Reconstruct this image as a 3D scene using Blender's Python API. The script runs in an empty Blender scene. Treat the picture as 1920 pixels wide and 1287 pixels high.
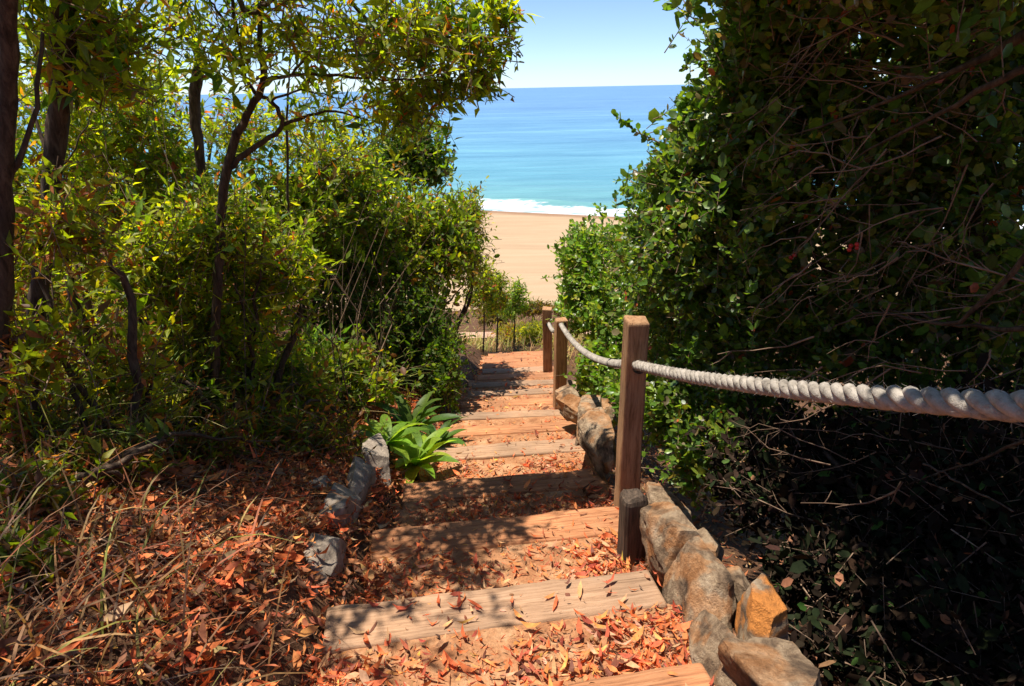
import bpy, bmesh, math, random
import numpy as np
from mathutils import Vector, Matrix, noise as mnoise

S = bpy.context.scene
COL = S.collection
rad = math.radians

# ------------------------------------------------------------------ camera
PITCH, ROLL, FPX = 20.2, -1.2, 1300.0
cam_data = bpy.data.cameras.new('camera')
cam_data.sensor_width = 36.0
cam_data.lens = FPX / 1920 * 36.0
cam_data.clip_start = 0.02
cam_data.clip_end = 40000
cam = bpy.data.objects.new('camera', cam_data)
COL.objects.link(cam)
cam_rot = Matrix.Rotation(rad(90 - PITCH), 4, 'X') @ Matrix.Rotation(rad(ROLL), 4, 'Z')
cam.matrix_world = cam_rot
S.camera = cam

# ------------------------------------------------------------------ light
SUN_AZ, SUN_EL = 82.0, 76.5            # degrees left of the view direction, above the horizon
sdir = Vector((-math.sin(rad(SUN_AZ)) * math.cos(rad(SUN_EL)), math.cos(rad(SUN_AZ)) * math.cos(rad(SUN_EL)), math.sin(rad(SUN_EL))))
world = bpy.data.worlds.new('World')
S.world = world
world.use_nodes = True
wn = world.node_tree
sky = wn.nodes.new('ShaderNodeTexSky')
sky.sky_type = 'NISHITA'
sky.sun_disc = False
sky.sun_elevation = rad(SUN_EL)
sky.sun_rotation = rad(-SUN_AZ)
sky.altitude = 0
sky.air_density = 0.55
sky.dust_density = 0.2
sky.ozone_density = 4.0
wn.links.new(sky.outputs['Color'], wn.nodes['Background'].inputs['Color'])
wn.nodes['Background'].inputs['Strength'].default_value = 0.108
sun_data = bpy.data.lights.new('sun', 'SUN')
sun_data.energy = 5.0
sun_data.angle = rad(0.53)
sun_data.color = (1.0, 0.93, 0.82)
sun = bpy.data.objects.new('sun', sun_data)
sun.rotation_euler = sdir.to_track_quat('Z', 'Y').to_euler()
COL.objects.link(sun)
S.view_settings.view_transform = 'Standard'
S.view_settings.look = 'None'
S.view_settings.exposure = 0.82
S.view_settings.gamma = 1.0
S.view_settings.use_curve_mapping = False
S.render.engine = 'CYCLES'
S.cycles.max_bounces = 5
S.cycles.diffuse_bounces = 3
S.cycles.glossy_bounces = 2
S.cycles.transmission_bounces = 4
S.cycles.transparent_max_bounces = 8
S.cycles.use_denoising = True

# ------------------------------------------------------------------ helpers
R3 = np.array(cam_rot.to_3x3())

def at(px, py, d):
    """world point seen at photo pixel (px, py) whose forward (y) distance is d"""
    v = R3 @ np.array([(px - 960) / FPX, -(py - 643.5) / FPX, -1.0])
    return v * (d / v[1])

def axis_depth(p):
    return float(-(R3.T @ np.asarray(p, float))[2])

def tag(o, label=None, cat=None, group=None, kind=None):
    if label: o['label'] = label
    if cat: o['category'] = cat
    if group: o['group'] = group
    if kind: o['kind'] = kind
    return o

def link(name, me, mat=None, parent=None):
    o = bpy.data.objects.new(name, me)
    COL.objects.link(o)
    if mat is not None and me is not None and len(me.materials) == 0:
        me.materials.append(mat)
    if parent is not None:
        o.parent = parent
    return o

def empty(name, loc=(0, 0, 0)):
    o = bpy.data.objects.new(name, None)
    o.empty_display_size = 0.2
    COL.objects.link(o)
    o.location = loc
    return o

def np_mesh(name, V, F, col=None, smooth=False):
    """V (n,3), F list of (m,k) index arrays with k = 3 or 4"""
    if not isinstance(F, list): F = [F]
    F = [f for f in F if len(f)]
    me = bpy.data.meshes.new(name)
    me.vertices.add(len(V))
    me.vertices.foreach_set('co', np.asarray(V, np.float32).ravel())
    nl = sum(f.size for f in F); npoly = sum(len(f) for f in F)
    me.loops.add(nl)
    me.loops.foreach_set('vertex_index', np.concatenate([f.ravel() for f in F]).astype(np.int32))
    me.polygons.add(npoly)
    tot = np.concatenate([np.full(len(f), f.shape[1], np.int32) for f in F])
    start = np.concatenate([[0], np.cumsum(tot)[:-1]]).astype(np.int32)
    me.polygons.foreach_set('loop_start', start)
    me.polygons.foreach_set('loop_total', tot)
    if smooth:
        me.polygons.foreach_set('use_smooth', np.ones(npoly, bool))
    if col is not None:
        a = me.attributes.new('col', 'FLOAT_COLOR', 'POINT')
        c4 = np.ones((len(V), 4), np.float32); c4[:, :3] = col
        a.data.foreach_set('color', c4.ravel())
    me.update()
    me.validate()
    return me

def norm(a):
    return a / np.maximum(np.linalg.norm(a, axis=-1, keepdims=True), 1e-9)

# leaf templates: (x along, y across, z out of plane), triangles
def leaf_oval(w=0.3, fold=0.06):
    V = np.array([[0, 0, 0], [.5, 0, -fold], [1, 0, 0], [.26, w * .86, fold * .4], [.7, w * .9, fold * .4], [.26, -w * .86, fold * .4], [.7, -w * .9, fold * .4]])
    F = np.array([[0, 1, 3], [1, 4, 3], [1, 2, 4], [0, 5, 1], [1, 5, 6], [1, 6, 2]])
    return V, F
def leaf_lance(w=0.17, fold=0.05, droop=0.1):
    V = np.array([[0, 0, 0], [.45, 0, -fold + .03], [1, 0, -droop], [.38, w, fold], [.38, -w, fold]])
    F = np.array([[0, 1, 3], [1, 2, 3], [0, 4, 1], [1, 4, 2]])
    return V, F
def leaf_curl(w=0.12, curl=0.25):
    V = np.array([[0, 0, curl], [.3, w, .05], [.3, -w, 0.0], [.68, w * .9, 0.02], [.68, -w * .9, .05], [1, 0, curl * .8]])
    F = np.array([[0, 2, 1], [1, 2, 3], [2, 4, 3], [3, 4, 5]])
    return V, F

def instance_leaves(tmpl, P, A, N, s, colors, wvar=None, zvar=None):
    V, F = tmpl
    n = len(P)
    A = norm(A); N = norm(N - (N * A).sum(1, keepdims=True) * A); B = np.cross(N, A)
    wv = np.ones(n) if wvar is None else wvar
    zv = np.ones(n) if zvar is None else zvar
    X = (P[:, None, :] + s[:, None, None] * (V[None, :, 0:1] * A[:, None, :] + wv[:, None, None] * V[None, :, 1:2] * B[:, None, :]
         + zv[:, None, None] * V[None, :, 2:3] * N[:, None, :]))
    k = len(V)
    FF = (F[None] + (np.arange(n) * k)[:, None, None]).reshape(-1, 3)
    C = np.repeat(colors, k, axis=0)
    return X.reshape(-1, 3), FF, C

def merge(parts):
    Vs, Fs, Cs, off = [], [], [], 0
    for V, F, C in parts:
        Vs.append(V); Fs.append(F + off); Cs.append(C); off += len(V)
    return np.concatenate(Vs), np.concatenate(Fs), np.concatenate(Cs)

def pick_colors(rng, n, palette, jitter=0.25):
    w = np.array([p[0] for p in palette], float); w /= w.sum()
    idx = rng.choice(len(palette), n, p=w)
    c = np.array([p[1] for p in palette])[idx]
    c = c * (1 + jitter * rng.uniform(-1, 1, (n, 1))) * (1 + 0.12 * rng.uniform(-1, 1, (n, 3)))
    return np.clip(c, 0.002, 0.9)

def thin_tubes(A, B, ra, rb):
    """three-sided prisms from A[i] to B[i]"""
    n = len(A)
    d = norm(B - A)
    ref = np.where(np.abs(d[:, 2:3]) > .9, np.array([[1., 0, 0]]), np.array([[0, 0, 1.]]))
    u = norm(np.cross(d, ref)); v = np.cross(d, u)
    V = np.zeros((n, 6, 3))
    for k in range(3):
        a = 2 * math.pi * k / 3
        off = u * math.cos(a) + v * math.sin(a)
        V[:, k] = A + off * np.asarray(ra)[:, None]
        V[:, 3 + k] = B + off * np.asarray(rb)[:, None]
    q = np.array([[0, 1, 4, 3], [1, 2, 5, 4], [2, 0, 3, 5]])
    F = (q[None] + (np.arange(n) * 6)[:, None, None]).reshape(-1, 4)
    return V.reshape(-1, 3), F

def smooth_path(pts, n=6):
    """Catmull-Rom through rows of (x,y,z,r)"""
    p = np.asarray(pts, float)
    if len(p) < 3:
        t = np.linspace(0, 1, n + 1)[:, None]
        return p[0] * (1 - t) + p[-1] * t
    q = np.vstack([2 * p[0] - p[1], p, 2 * p[-1] - p[-2]])
    out = []
    for i in range(1, len(q) - 2):
        for k in range(n):
            t = k / n
            out.append(0.5 * ((2 * q[i]) + (-q[i - 1] + q[i + 1]) * t + (2 * q[i - 1] - 5 * q[i] + 4 * q[i + 1] - q[i + 2]) * t * t
                       + (-q[i - 1] + 3 * q[i] - 3 * q[i + 1] + q[i + 2]) * t ** 3))
    out.append(p[-1])
    return np.array(out)

def tube_mesh(name, pts, sides=7, sub=5, wob=0.0, seed=0):
    p = smooth_path(pts, sub)
    rng = np.random.default_rng(seed)
    n = len(p)
    if wob: p[1:-1, :3] += rng.normal(0, wob, (n - 2, 3))
    T = norm(np.gradient(p[:, :3], axis=0))
    u = np.cross(T[0], [0.3, 0.1, 0.95]); u /= np.linalg.norm(u)
    V = []
    for i in range(n):
        u = u - T[i] * np.dot(u, T[i]); u /= np.linalg.norm(u); v = np.cross(T[i], u)
        for k in range(sides):
            a = 2 * math.pi * k / sides
            V.append(p[i, :3] + (u * math.cos(a) + v * math.sin(a)) * max(p[i, 3], .001) * (1 + rng.uniform(-.09, .09)))
    Q = [[i * sides + k, i * sides + (k + 1) % sides, (i + 1) * sides + (k + 1) % sides, (i + 1) * sides + k] for i in range(n - 1) for k in range(sides)]
    V.append(p[-1, :3]); e = len(V) - 1
    Tr = [[(n - 1) * sides + k, (n - 1) * sides + (k + 1) % sides, e] for k in range(sides)]
    return np_mesh(name, np.array(V), [np.array(Q), np.array(Tr)], smooth=True)

# ------------------------------------------------------------------ materials
def new_mat(name):
    m = bpy.data.materials.new(name); m.use_nodes = True
    nt = m.node_tree
    b = nt.nodes['Principled BSDF']
    return m, nt, b, nt.nodes['Material Output']
def node(nt, t, **kw):
    n = nt.nodes.new(t)
    for k, v in kw.items(): setattr(n, k, v)
    return n
def noise_n(nt, scale, detail=4, rough=0.6, vec=None, dist=0.0):
    n = node(nt, 'ShaderNodeTexNoise')
    n.inputs['Scale'].default_value = scale; n.inputs['Detail'].default_value = detail; n.inputs['Roughness'].default_value = rough
    n.inputs['Distortion'].default_value = dist
    if vec is not None: nt.links.new(vec, n.inputs['Vector'])
    return n
def ramp(nt, fac, stops):
    r = node(nt, 'ShaderNodeValToRGB')
    el = r.color_ramp.elements
    while len(el) < len(stops): el.new(0.5)
    for e, (p, c) in zip(el, stops):
        e.position = p; e.color = (*c, 1) if len(c) == 3 else c
    nt.links.new(fac, r.inputs['Fac'])
    return r
def mixc(nt, fac, a, b, mode='MIX'):
    m = node(nt, 'ShaderNodeMix', data_type='RGBA', blend_type=mode)
    for sock, val in ((m.inputs[0], fac), (m.inputs[6], a), (m.inputs[7], b)):
        if hasattr(val, 'is_output'): nt.links.new(val, sock)
        elif isinstance(val, (int, float)): sock.default_value = val
        else: sock.default_value = (*val, 1)
    return m.outputs[2]
def bump(nt, b, height, strength=0.4, dist=0.02):
    n = node(nt, 'ShaderNodeBump'); n.inputs['Strength'].default_value = strength; n.inputs['Distance'].default_value = dist
    nt.links.new(height, n.inputs['Height']); nt.links.new(n.outputs['Normal'], b.inputs['Normal'])
    return n

def leaf_mat(name, trans=0.4, rough=0.45, spec=0.35, tint=(1.35, 1.25, 0.5)):
    m, nt, b, out = new_mat(name)
    a = node(nt, 'ShaderNodeAttribute', attribute_name='col')
    nz = noise_n(nt, 60, 2)
    g = node(nt, 'ShaderNodeNewGeometry')
    nt.links.new(g.outputs['Position'], nz.inputs['Vector'])
    r = ramp(nt, nz.outputs['Fac'], [(0.3, (.75, .75, .75)), (0.7, (1.2, 1.2, 1.2))])
    c = mixc(nt, 1.0, a.outputs['Color'], r.outputs['Color'], 'MULTIPLY')
    nt.links.new(c, b.inputs['Base Color'])
    b.inputs['Roughness'].default_value = rough
    b.inputs['Specular IOR Level'].default_value = spec
    t = node(nt, 'ShaderNodeBsdfTranslucent')
    tc = mixc(nt, 1.0, c, tint, 'MULTIPLY')
    nt.links.new(tc, t.inputs['Color'])
    mx = node(nt, 'ShaderNodeMixShader'); mx.inputs[0].default_value = trans
    nt.links.new(b.outputs[0], mx.inputs[1]); nt.links.new(t.outputs[0], mx.inputs[2])
    nt.links.new(mx.outputs[0], out.inputs['Surface'])
    return m

def wood_mat(name, dark, mid, pale, grain=(1.2, 22, 22), rough=0.85):
    m, nt, b, out = new_mat(name)
    tc = node(nt, 'ShaderNodeTexCoord'); oi = node(nt, 'ShaderNodeObjectInfo')
    add = node(nt, 'ShaderNodeVectorMath', operation='ADD')
    cmb = node(nt, 'ShaderNodeCombineXYZ')
    mul = node(nt, 'ShaderNodeMath', operation='MULTIPLY'); mul.inputs[1].default_value = 37.0
    nt.links.new(oi.outputs['Random'], mul.inputs[0])
    for i in range(3): nt.links.new(mul.outputs[0], cmb.inputs[i])
    nt.links.new(tc.outputs['Object'], add.inputs[0]); nt.links.new(cmb.outputs[0], add.inputs[1])
    mp = node(nt, 'ShaderNodeMapping'); mp.inputs['Scale'].default_value = grain
    nt.links.new(add.outputs[0], mp.inputs['Vector'])
    n1 = noise_n(nt, 3.0, 6, 0.65, mp.outputs[0], 0.6)
    n2 = noise_n(nt, 2.2, 3, 0.6, add.outputs[0])
    n3 = noise_n(nt, 9.0, 5, 0.7, mp.outputs[0])
    r = ramp(nt, n1.outputs['Fac'], [(0.3, dark), (0.5, mid), (0.72, pale)])
    g = ramp(nt, n2.outputs['Fac'], [(0.35, (.72, .72, .74)), (0.65, (1.18, 1.1, 1.05))])
    c = mixc(nt, 0.8, r.outputs['Color'], g.outputs['Color'], 'MULTIPLY')
    crack = ramp(nt, n3.outputs['Fac'], [(0.33, (.35, .3, .28)), (0.42, (1, 1, 1))])
    c = mixc(nt, 0.75, c, crack.outputs['Color'], 'MULTIPLY')
    nt.links.new(c, b.inputs['Base Color'])
    b.inputs['Roughness'].default_value = rough; b.inputs['Specular IOR Level'].default_value = 0.2
    bump(nt, b, n3.outputs['Fac'], 0.6, 0.008)
    return m

def ground_mat(name, stops, scale=5.0, fine=60.0, bstr=0.7, bd=0.03):
    m, nt, b, out = new_mat(name)
    g = node(nt, 'ShaderNodeNewGeometry')
    n1 = noise_n(nt, scale, 8, 0.68, g.outputs['Position'])
    n2 = noise_n(nt, fine, 4, 0.7, g.outputs['Position'])
    r = ramp(nt, n1.outputs['Fac'], stops)
    f = ramp(nt, n2.outputs['Fac'], [(0.3, (.6, .6, .6)), (0.7, (1.25, 1.25, 1.25))])
    c = mixc(nt, 0.8, r.outputs['Color'], f.outputs['Color'], 'MULTIPLY')
    nt.links.new(c, b.inputs['Base Color'])
    b.inputs['Roughness'].default_value = 0.95; b.inputs['Specular IOR Level'].default_value = 0.15
    bump(nt, b, n2.outputs['Fac'], bstr, bd)
    return m

M = {}
M['plank'] = wood_mat('weathered_plank', (.17, .065, .03), (.40, .18, .082), (.49, .255, .13))
M['plank_grey'] = wood_mat('grey_plank', (.20, .12, .07), (.345, .215, .13), (.43, .285, .185))
M['post'] = wood_mat('post_wood', (.16, .08, .035), (.38, .21, .105), (.50, .31, .165), grain=(22, 22, 1.6))
M['stub'] = wood_mat('shade_toned_wood', (.03, .022, .016), (.075, .055, .04), (.14, .10, .07), grain=(22, 22, 1.6))  # stub wood darkened so its colour carries the shade it stands in
M['bark'] = wood_mat('bark', (.025, .016, .010), (.075, .05, .033), (.15, .11, .075), grain=(14, 14, 3))
M['twig'] = ground_mat('twig_bark', [(0.3, (.10, .06, .038)), (0.6, (.27, .18, .12)), (.8, (.42, .31, .22))], 6, 40, .2, .005)
M['soil'] = ground_mat('dark_soil', [(0.3, (.045, .024, .013)), (0.5, (.11, .055, .028)), (0.72, (.2, .10, .05))], 4.0, 70)
M['tread'] = ground_mat('tread_earth', [(0.3, (.24, .10, .045)), (0.5, (.38, .18, .085)), (0.7, (.52, .31, .17))], 7.0, 90, .6, .02)
M['path'] = ground_mat('path_earth', [(0.3, (.40, .24, .16)), (0.7, (.55, .36, .26))], 1.2, 14)
M['sun_leaf'] = leaf_mat('yellow_green_leaf', 0.6, 0.45, 0.3, (1.95, 1.8, 0.42))
M['berry_leaf'] = leaf_mat('leathery_leaf', 0.42, 0.36, 0.5, (1.8, 1.8, 0.5))
M['broad_leaf'] = leaf_mat('broad_leaf', 0.5, 0.45, 0.22, (1.5, 1.6, 0.5))
M['litter'] = leaf_mat('fallen_leaf', 0.25, 0.7, 0.2, (1.3, 1.0, 0.6))
M['dead_leaf'] = leaf_mat('withered_leaf', 0.1, 0.85, 0.08, (1.2, 1.0, 0.6))
M['straw'] = leaf_mat('dry_straw', 0.25, 0.6, 0.25, (1.2, 1.1, 0.7))
M['berry'] = leaf_mat('red_berry', 0.0, 0.35, 0.4)

# rock
m, nt, b, out = new_mat('sandstone')
tcn = node(nt, 'ShaderNodeTexCoord'); oi = node(nt, 'ShaderNodeObjectInfo')
g = node(nt, 'ShaderNodeNewGeometry')
n1 = noise_n(nt, 9, 6, .65, g.outputs['Position'], .4); n2 = noise_n(nt, 45, 6, .75, g.outputs['Position']); n4 = noise_n(nt, 5.5, 3, .5, g.outputs['Position'], .8)
r = ramp(nt, n1.outputs['Fac'], [(.34, (.07, .045, .03)), (.45, (.22, .145, .09)), (.56, (.40, .285, .18)), (.7, (.52, .40, .28))])
o = ramp(nt, n4.outputs['Fac'], [(.50, (0, 0, 0)), (.58, (1, 1, 1))])
c = mixc(nt, o.outputs['Color'], r.outputs['Color'], (.66, .25, .06))
mxf = mixc(nt, .35, r.outputs['Color'], c)
fine = ramp(nt, n2.outputs['Fac'], [(.3, (.6, .6, .6)), (.7, (1.2, 1.2, 1.2))])
c = mixc(nt, .8, mxf, fine.outputs['Color'], 'MULTIPLY')
nt.links.new(c, b.inputs['Base Color']); b.inputs['Roughness'].default_value = .9; b.inputs['Specular IOR Level'].default_value = .2
bump(nt, b, n2.outputs['Fac'], 1.0, .03)
M['rock'] = m
# orange-stained stone
m2 = m.copy(); m2.name = 'orange_sandstone'
for nn in m2.node_tree.nodes:
    if nn.type == 'MIX' and abs(nn.inputs[0].default_value - .35) < 1e-4 and not nn.inputs[0].is_linked: nn.inputs[0].default_value = 1.0
M['rock_orange'] = m2
# grey stone
m, nt, b, out = new_mat('grey_stone')
g = node(nt, 'ShaderNodeNewGeometry')
n1 = noise_n(nt, 8, 6, .65, g.outputs['Position']); n2 = noise_n(nt, 50, 6, .75, g.outputs['Position'])
r = ramp(nt, n1.outputs['Fac'], [(.3, (.13, .10, .075)), (.5, (.29, .23, .175)), (.72, (.45, .365, .28))])
fine = ramp(nt, n2.outputs['Fac'], [(.3, (.6, .6, .6)), (.7, (1.2, 1.2, 1.2))])
nt.links.new(mixc(nt, .8, r.outputs['Color'], fine.outputs['Color'], 'MULTIPLY'), b.inputs['Base Color'])
b.inputs['Roughness'].default_value = .9
bump(nt, b, n2.outputs['Fac'], .7, .015)
M['rock_grey'] = m
# rope
m, nt, b, out = new_mat('rope_fibre')
g = node(nt, 'ShaderNodeNewGeometry')
n1 = noise_n(nt, 22, 7, .75, g.outputs['Position']); n2 = noise_n(nt, 300, 3, .7, g.outputs['Position'])
r = ramp(nt, n1.outputs['Fac'], [(.30, (.10, .085, .07)), (.45, (.27, .235, .195)), (.6, (.38, .335, .285)), (.75, (.48, .43, .365))])
nt.links.new(r.outputs['Color'], b.inputs['Base Color']); b.inputs['Roughness'].default_value = .9; b.inputs['Specular IOR Level'].default_value = .15
bump(nt, b, n2.outputs['Fac'], .7, .004)
M['rope'] = m
# sand
m, nt, b, out = new_mat('beach_sand')
g = node(nt, 'ShaderNodeNewGeometry')
mp = node(nt, 'ShaderNodeMapping'); mp.inputs['Scale'].default_value = (.12, .9, 1); mp.inputs['Rotation'].default_value = (0, 0, .2)
nt.links.new(g.outputs['Position'], mp.inputs['Vector'])
n1 = noise_n(nt, 1.1, 6, .65, mp.outputs[0], .3); n2 = noise_n(nt, 2.5, 5, .7, g.outputs['Position'])
r = ramp(nt, n1.outputs['Fac'], [(.30, (.33, .225, .14)), (.5, (.365, .262, .165)), (.72, (.40, .29, .19))])
at_ = node(nt, 'ShaderNodeAttribute', attribute_name='wet')
wn_ = noise_n(nt, .35, 4, .6, g.outputs['Position'])
wadd = node(nt, 'ShaderNodeMath', operation='MULTIPLY_ADD'); nt.links.new(wn_.outputs['Fac'], wadd.inputs[0]); wadd.inputs[1].default_value = .35
nt.links.new(at_.outputs['Fac'], wadd.inputs[2])
wr = ramp(nt, wadd.outputs[0], [(.55, (0, 0, 0)), (.8, (1, 1, 1))])
c = mixc(nt, wr.outputs['Color'], r.outputs['Color'], (.25, .15, .09))
nt.links.new(c, b.inputs['Base Color']); b.inputs['Roughness'].default_value = .95; b.inputs['Specular IOR Level'].default_value = .1
bump(nt, b, n2.outputs['Fac'], .5, .12)
M['sand'] = m
# sea
m, nt, b, out = new_mat('sea_water')
g = node(nt, 'ShaderNodeNewGeometry')
a_s = node(nt, 'ShaderNodeAttribute', attribute_name='shore')     # metres from the waterline
mp = node(nt, 'ShaderNodeMapping'); mp.inputs['Scale'].default_value = (.25, 1.0, 1); mp.inputs['Rotation'].default_value = (0, 0, .35)
nt.links.new(g.outputs['Position'], mp.inputs['Vector'])
nb = noise_n(nt, .02, 5, .6, mp.outputs[0]); ns = noise_n(nt, .28, 5, .62, mp.outputs[0]); nf = noise_n(nt, 1.6, 4, .6, mp.outputs[0])
d1 = node(nt, 'ShaderNodeMath', operation='MULTIPLY_ADD'); nt.links.new(nb.outputs['Fac'], d1.inputs[0]); d1.inputs[1].default_value = 70
nt.links.new(a_s.outputs['Fac'], d1.inputs[2])
mr = node(nt, 'ShaderNodeMapRange'); mr.inputs['From Min'].default_value = 25; mr.inputs['From Max'].default_value = 420
nt.links.new(d1.outputs[0], mr.inputs['Value'])
r = ramp(nt, mr.outputs[0], [(0, (.13, .29, .30)), (.1, (.10, .265, .35)), (.3, (.105, .25, .39)), (1, (.11, .23, .40))])
b.inputs['Roughness'].default_value = .35; b.inputs['Specular IOR Level'].default_value = .18; b.inputs['IOR'].default_value = 1.33
bm = bump(nt, b, ns.outputs['Fac'], .8, 1.2)
# foam
mpf = node(nt, 'ShaderNodeMapping'); mpf.inputs['Scale'].default_value = (.35, 1.0, 1); mpf.inputs['Rotation'].default_value = (0, 0, .45)
nt.links.new(g.outputs['Position'], mpf.inputs['Vector'])
fn = noise_n(nt, .9, 7, .68, mpf.outputs[0], .6)
fo = node(nt, 'ShaderNodeAttribute', attribute_name='foam')
fa = node(nt, 'ShaderNodeMath', operation='ADD'); nt.links.new(fn.outputs['Fac'], fa.inputs[0]); nt.links.new(fo.outputs['Fac'], fa.inputs[1])
fr = ramp(nt, fa.outputs[0], [(.90, (0, 0, 0)), (1.12, (1, 1, 1))])
mps = node(nt, 'ShaderNodeMapping'); mps.inputs['Scale'].default_value = (.006, .05, 1); mps.inputs['Rotation'].default_value = (0, 0, .12)
nt.links.new(g.outputs['Position'], mps.inputs['Vector'])
nst = noise_n(nt, 1.0, 6, .62, mps.outputs[0], .5)
strk = ramp(nt, nst.outputs['Fac'], [(.35, (.82, .85, .9)), (.5, (1, 1, 1)), (.68, (1.35, 1.25, 1.15))])
rr_ = mixc(nt, 1.0, r.outputs['Color'], strk.outputs['Color'], 'MULTIPLY')
swl = ramp(nt, ns.outputs['Fac'], [(.35, (.8, .84, .88)), (.65, (1.15, 1.12, 1.1))])
rr_ = mixc(nt, .8, rr_, swl.outputs['Color'], 'MULTIPLY')
c = mixc(nt, fr.outputs['Color'], rr_, (.50, .53, .56))
nt.links.new(c, b.inputs['Base Color'])
M['sea'] = m

# ------------------------------------------------------------------ stairs layout (forward distance of each nosing, its height)
NOSE = [(-1.95, -0.62, 6), (-1.1, -0.86, 8), (-.15, -1.09, 9), (.72, -1.33, 10), (1.5, -1.60, 10), (2.28, -1.87, 9), (3.18, -2.16, 7.5), (4.12, -2.47, 7), (5.2, -2.80, 6),
        ] + [(y_, float(np.interp(y_, [5.2, 6.35, 7.4, 8.4, 9.4, 10.4, 11.4, 12], [-2.8, -3.09, -3.33, -3.56, -3.81, -4.08, -4.38, -4.58])), k_) for y_, k_ in
           ((5.85, 5), (6.45, 4), (7.0, 3), (7.55, 3), (8.1, 3), (8.65, 2), (9.2, 2), (9.75, 2), (10.3, 2), (10.85, 2), (11.4, 2), (11.9, 2))]
XL, XR = -.74, .585
def xl(y): return np.interp(y, [5.2, 9.0], [XL, -.44])        # the flight narrows lower down
prof_y = np.array([-30, -6] + [n[0] for n in NOSE] + [12.7, 14.5, 20, 28, 36, 50, 80])
prof_z = np.array([6.0, .45] + [n[1] for n in NOSE] + [-4.72, -5.3, -7.0, -9.35, -11.3, -12.4, -13])

def fbm(X, Y, seed=0):
    r = np.random.default_rng(seed); out = np.zeros_like(X)
    for k in range(9):
        f = .5 * 1.75 ** k; a = .5 / 1.6 ** k
        th = r.uniform(0, 6.28); ph = r.uniform(0, 6.28, 2)
        out += a * np.sin(f * (X * math.cos(th) + Y * math.sin(th)) + ph[0]) * np.cos(f * (-X * math.sin(th) + Y * math.cos(th)) * 1.13 + ph[1])
    return out

def ground_h(x, y):
    x = np.asarray(x, float); y = np.asarray(y, float)
    z = np.interp(y, prof_y, prof_z)
    near = np.clip((13.5 - y) / 1.8, 0, 1)
    XLy = xl(y); l = np.clip(XLy + .04 - x, 0, None); r_ = np.clip(x - XR + .02, 0, None)
    bankl = -.30 + .26 * np.clip((XLy + .12 - x) / .36, 0, 1) + 1.6 * (1 - np.exp(-l * .28))
    bankr = -.20 - .38 * (1 - np.exp(-r_ * 1.6)) + .5 * (1 - np.exp(-np.clip(r_ - 1.5, 0, None) * .3))
    inside = ((x > XLy + .12) & (x < XR - .02)).astype(float)
    z = z + near * (np.where(x < 0, bankl, bankr) * (1 - inside) - .42 * inside) + (1 - near) * (.10 * l * (1 - np.exp(-l * .02)) * 0)
    return z + .10 * fbm(x, y, 3) * (1 - near * inside)

def hit(px, py):
    """where the view ray through a photo pixel meets the hillside"""
    v = R3 @ np.array([(px - 960) / FPX, -(py - 643.5) / FPX, -1.0])
    t = .8
    while t < 60:
        p = v * t
        if p[2] < ground_h(p[0], p[1]): return p
        t += .01
    return v * 60

def axis_coords(lo, hi, fine_lo, fine_hi, fine, grow=1.16):
    c = list(np.arange(fine_lo, fine_hi + 1e-6, fine))
    s = fine
    while c[-1] < hi: s *= grow; c.append(c[-1] + s)
    s = fine; left = []
    p = fine_lo
    while p > lo: s *= grow; p -= s; left.append(p)
    return np.array(left[::-1] + c)

def grid_mesh(name, xs, ys, fz, smooth=True):
    X, Y = np.meshgrid(xs, ys)
    V = np.stack([X, Y, fz(X, Y)], -1).reshape(-1, 3)
    nx, ny = len(xs), len(ys)
    i, j = np.meshgrid(np.arange(nx - 1), np.arange(ny - 1))
    a = (j * nx + i).ravel()
    return np_mesh(name, V, np.stack([a, a + 1, a + nx + 1, a + nx], 1), smooth=smooth), V

me, _ = grid_mesh('hillside', axis_coords(-160, 160, -5.5, 5.5, .075), axis_coords(-14, 46, -2.2, 13.5, .08, 1.1), ground_h)
tag(link('hillside', me, M['soil']), 'dark soil hillside sloping down to the beach', kind='structure')

# beach and sea
SEA = -12.0
def shore_y(x): return 71.5 - .42 * x + 2.0 * np.sin(x * .035) * np.clip(np.abs(x) / 60, 0, 1)
def beach_h(X, Y):
    s = shore_y(X) - Y                 # metres inland of the waterline
    return SEA + np.where(s > 0, .75 * (1 - np.exp(-s / 14)) + .004 * s, .06 * s) + .035 * fbm(X * 1.3, Y * 1.3, 5) * np.clip(s / 6, 0, 1)
xs = axis_coords(-2500, 2500, -16, 30, .5, 1.15); ys = axis_coords(24, 140, 33, 78, .4, 1.2)
me, V = grid_mesh('beach', xs, ys, beach_h)
s = shore_y(V[:, 0]) - V[:, 1]
a = me.attributes.new('wet', 'FLOAT', 'POINT'); a.data.foreach_set('value', np.clip(.72 - s / 7.0, 0, 1).astype(np.float32))
tag(link('beach', me, M['sand']), 'pale orange sand beach below the steps', kind='structure')

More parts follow.
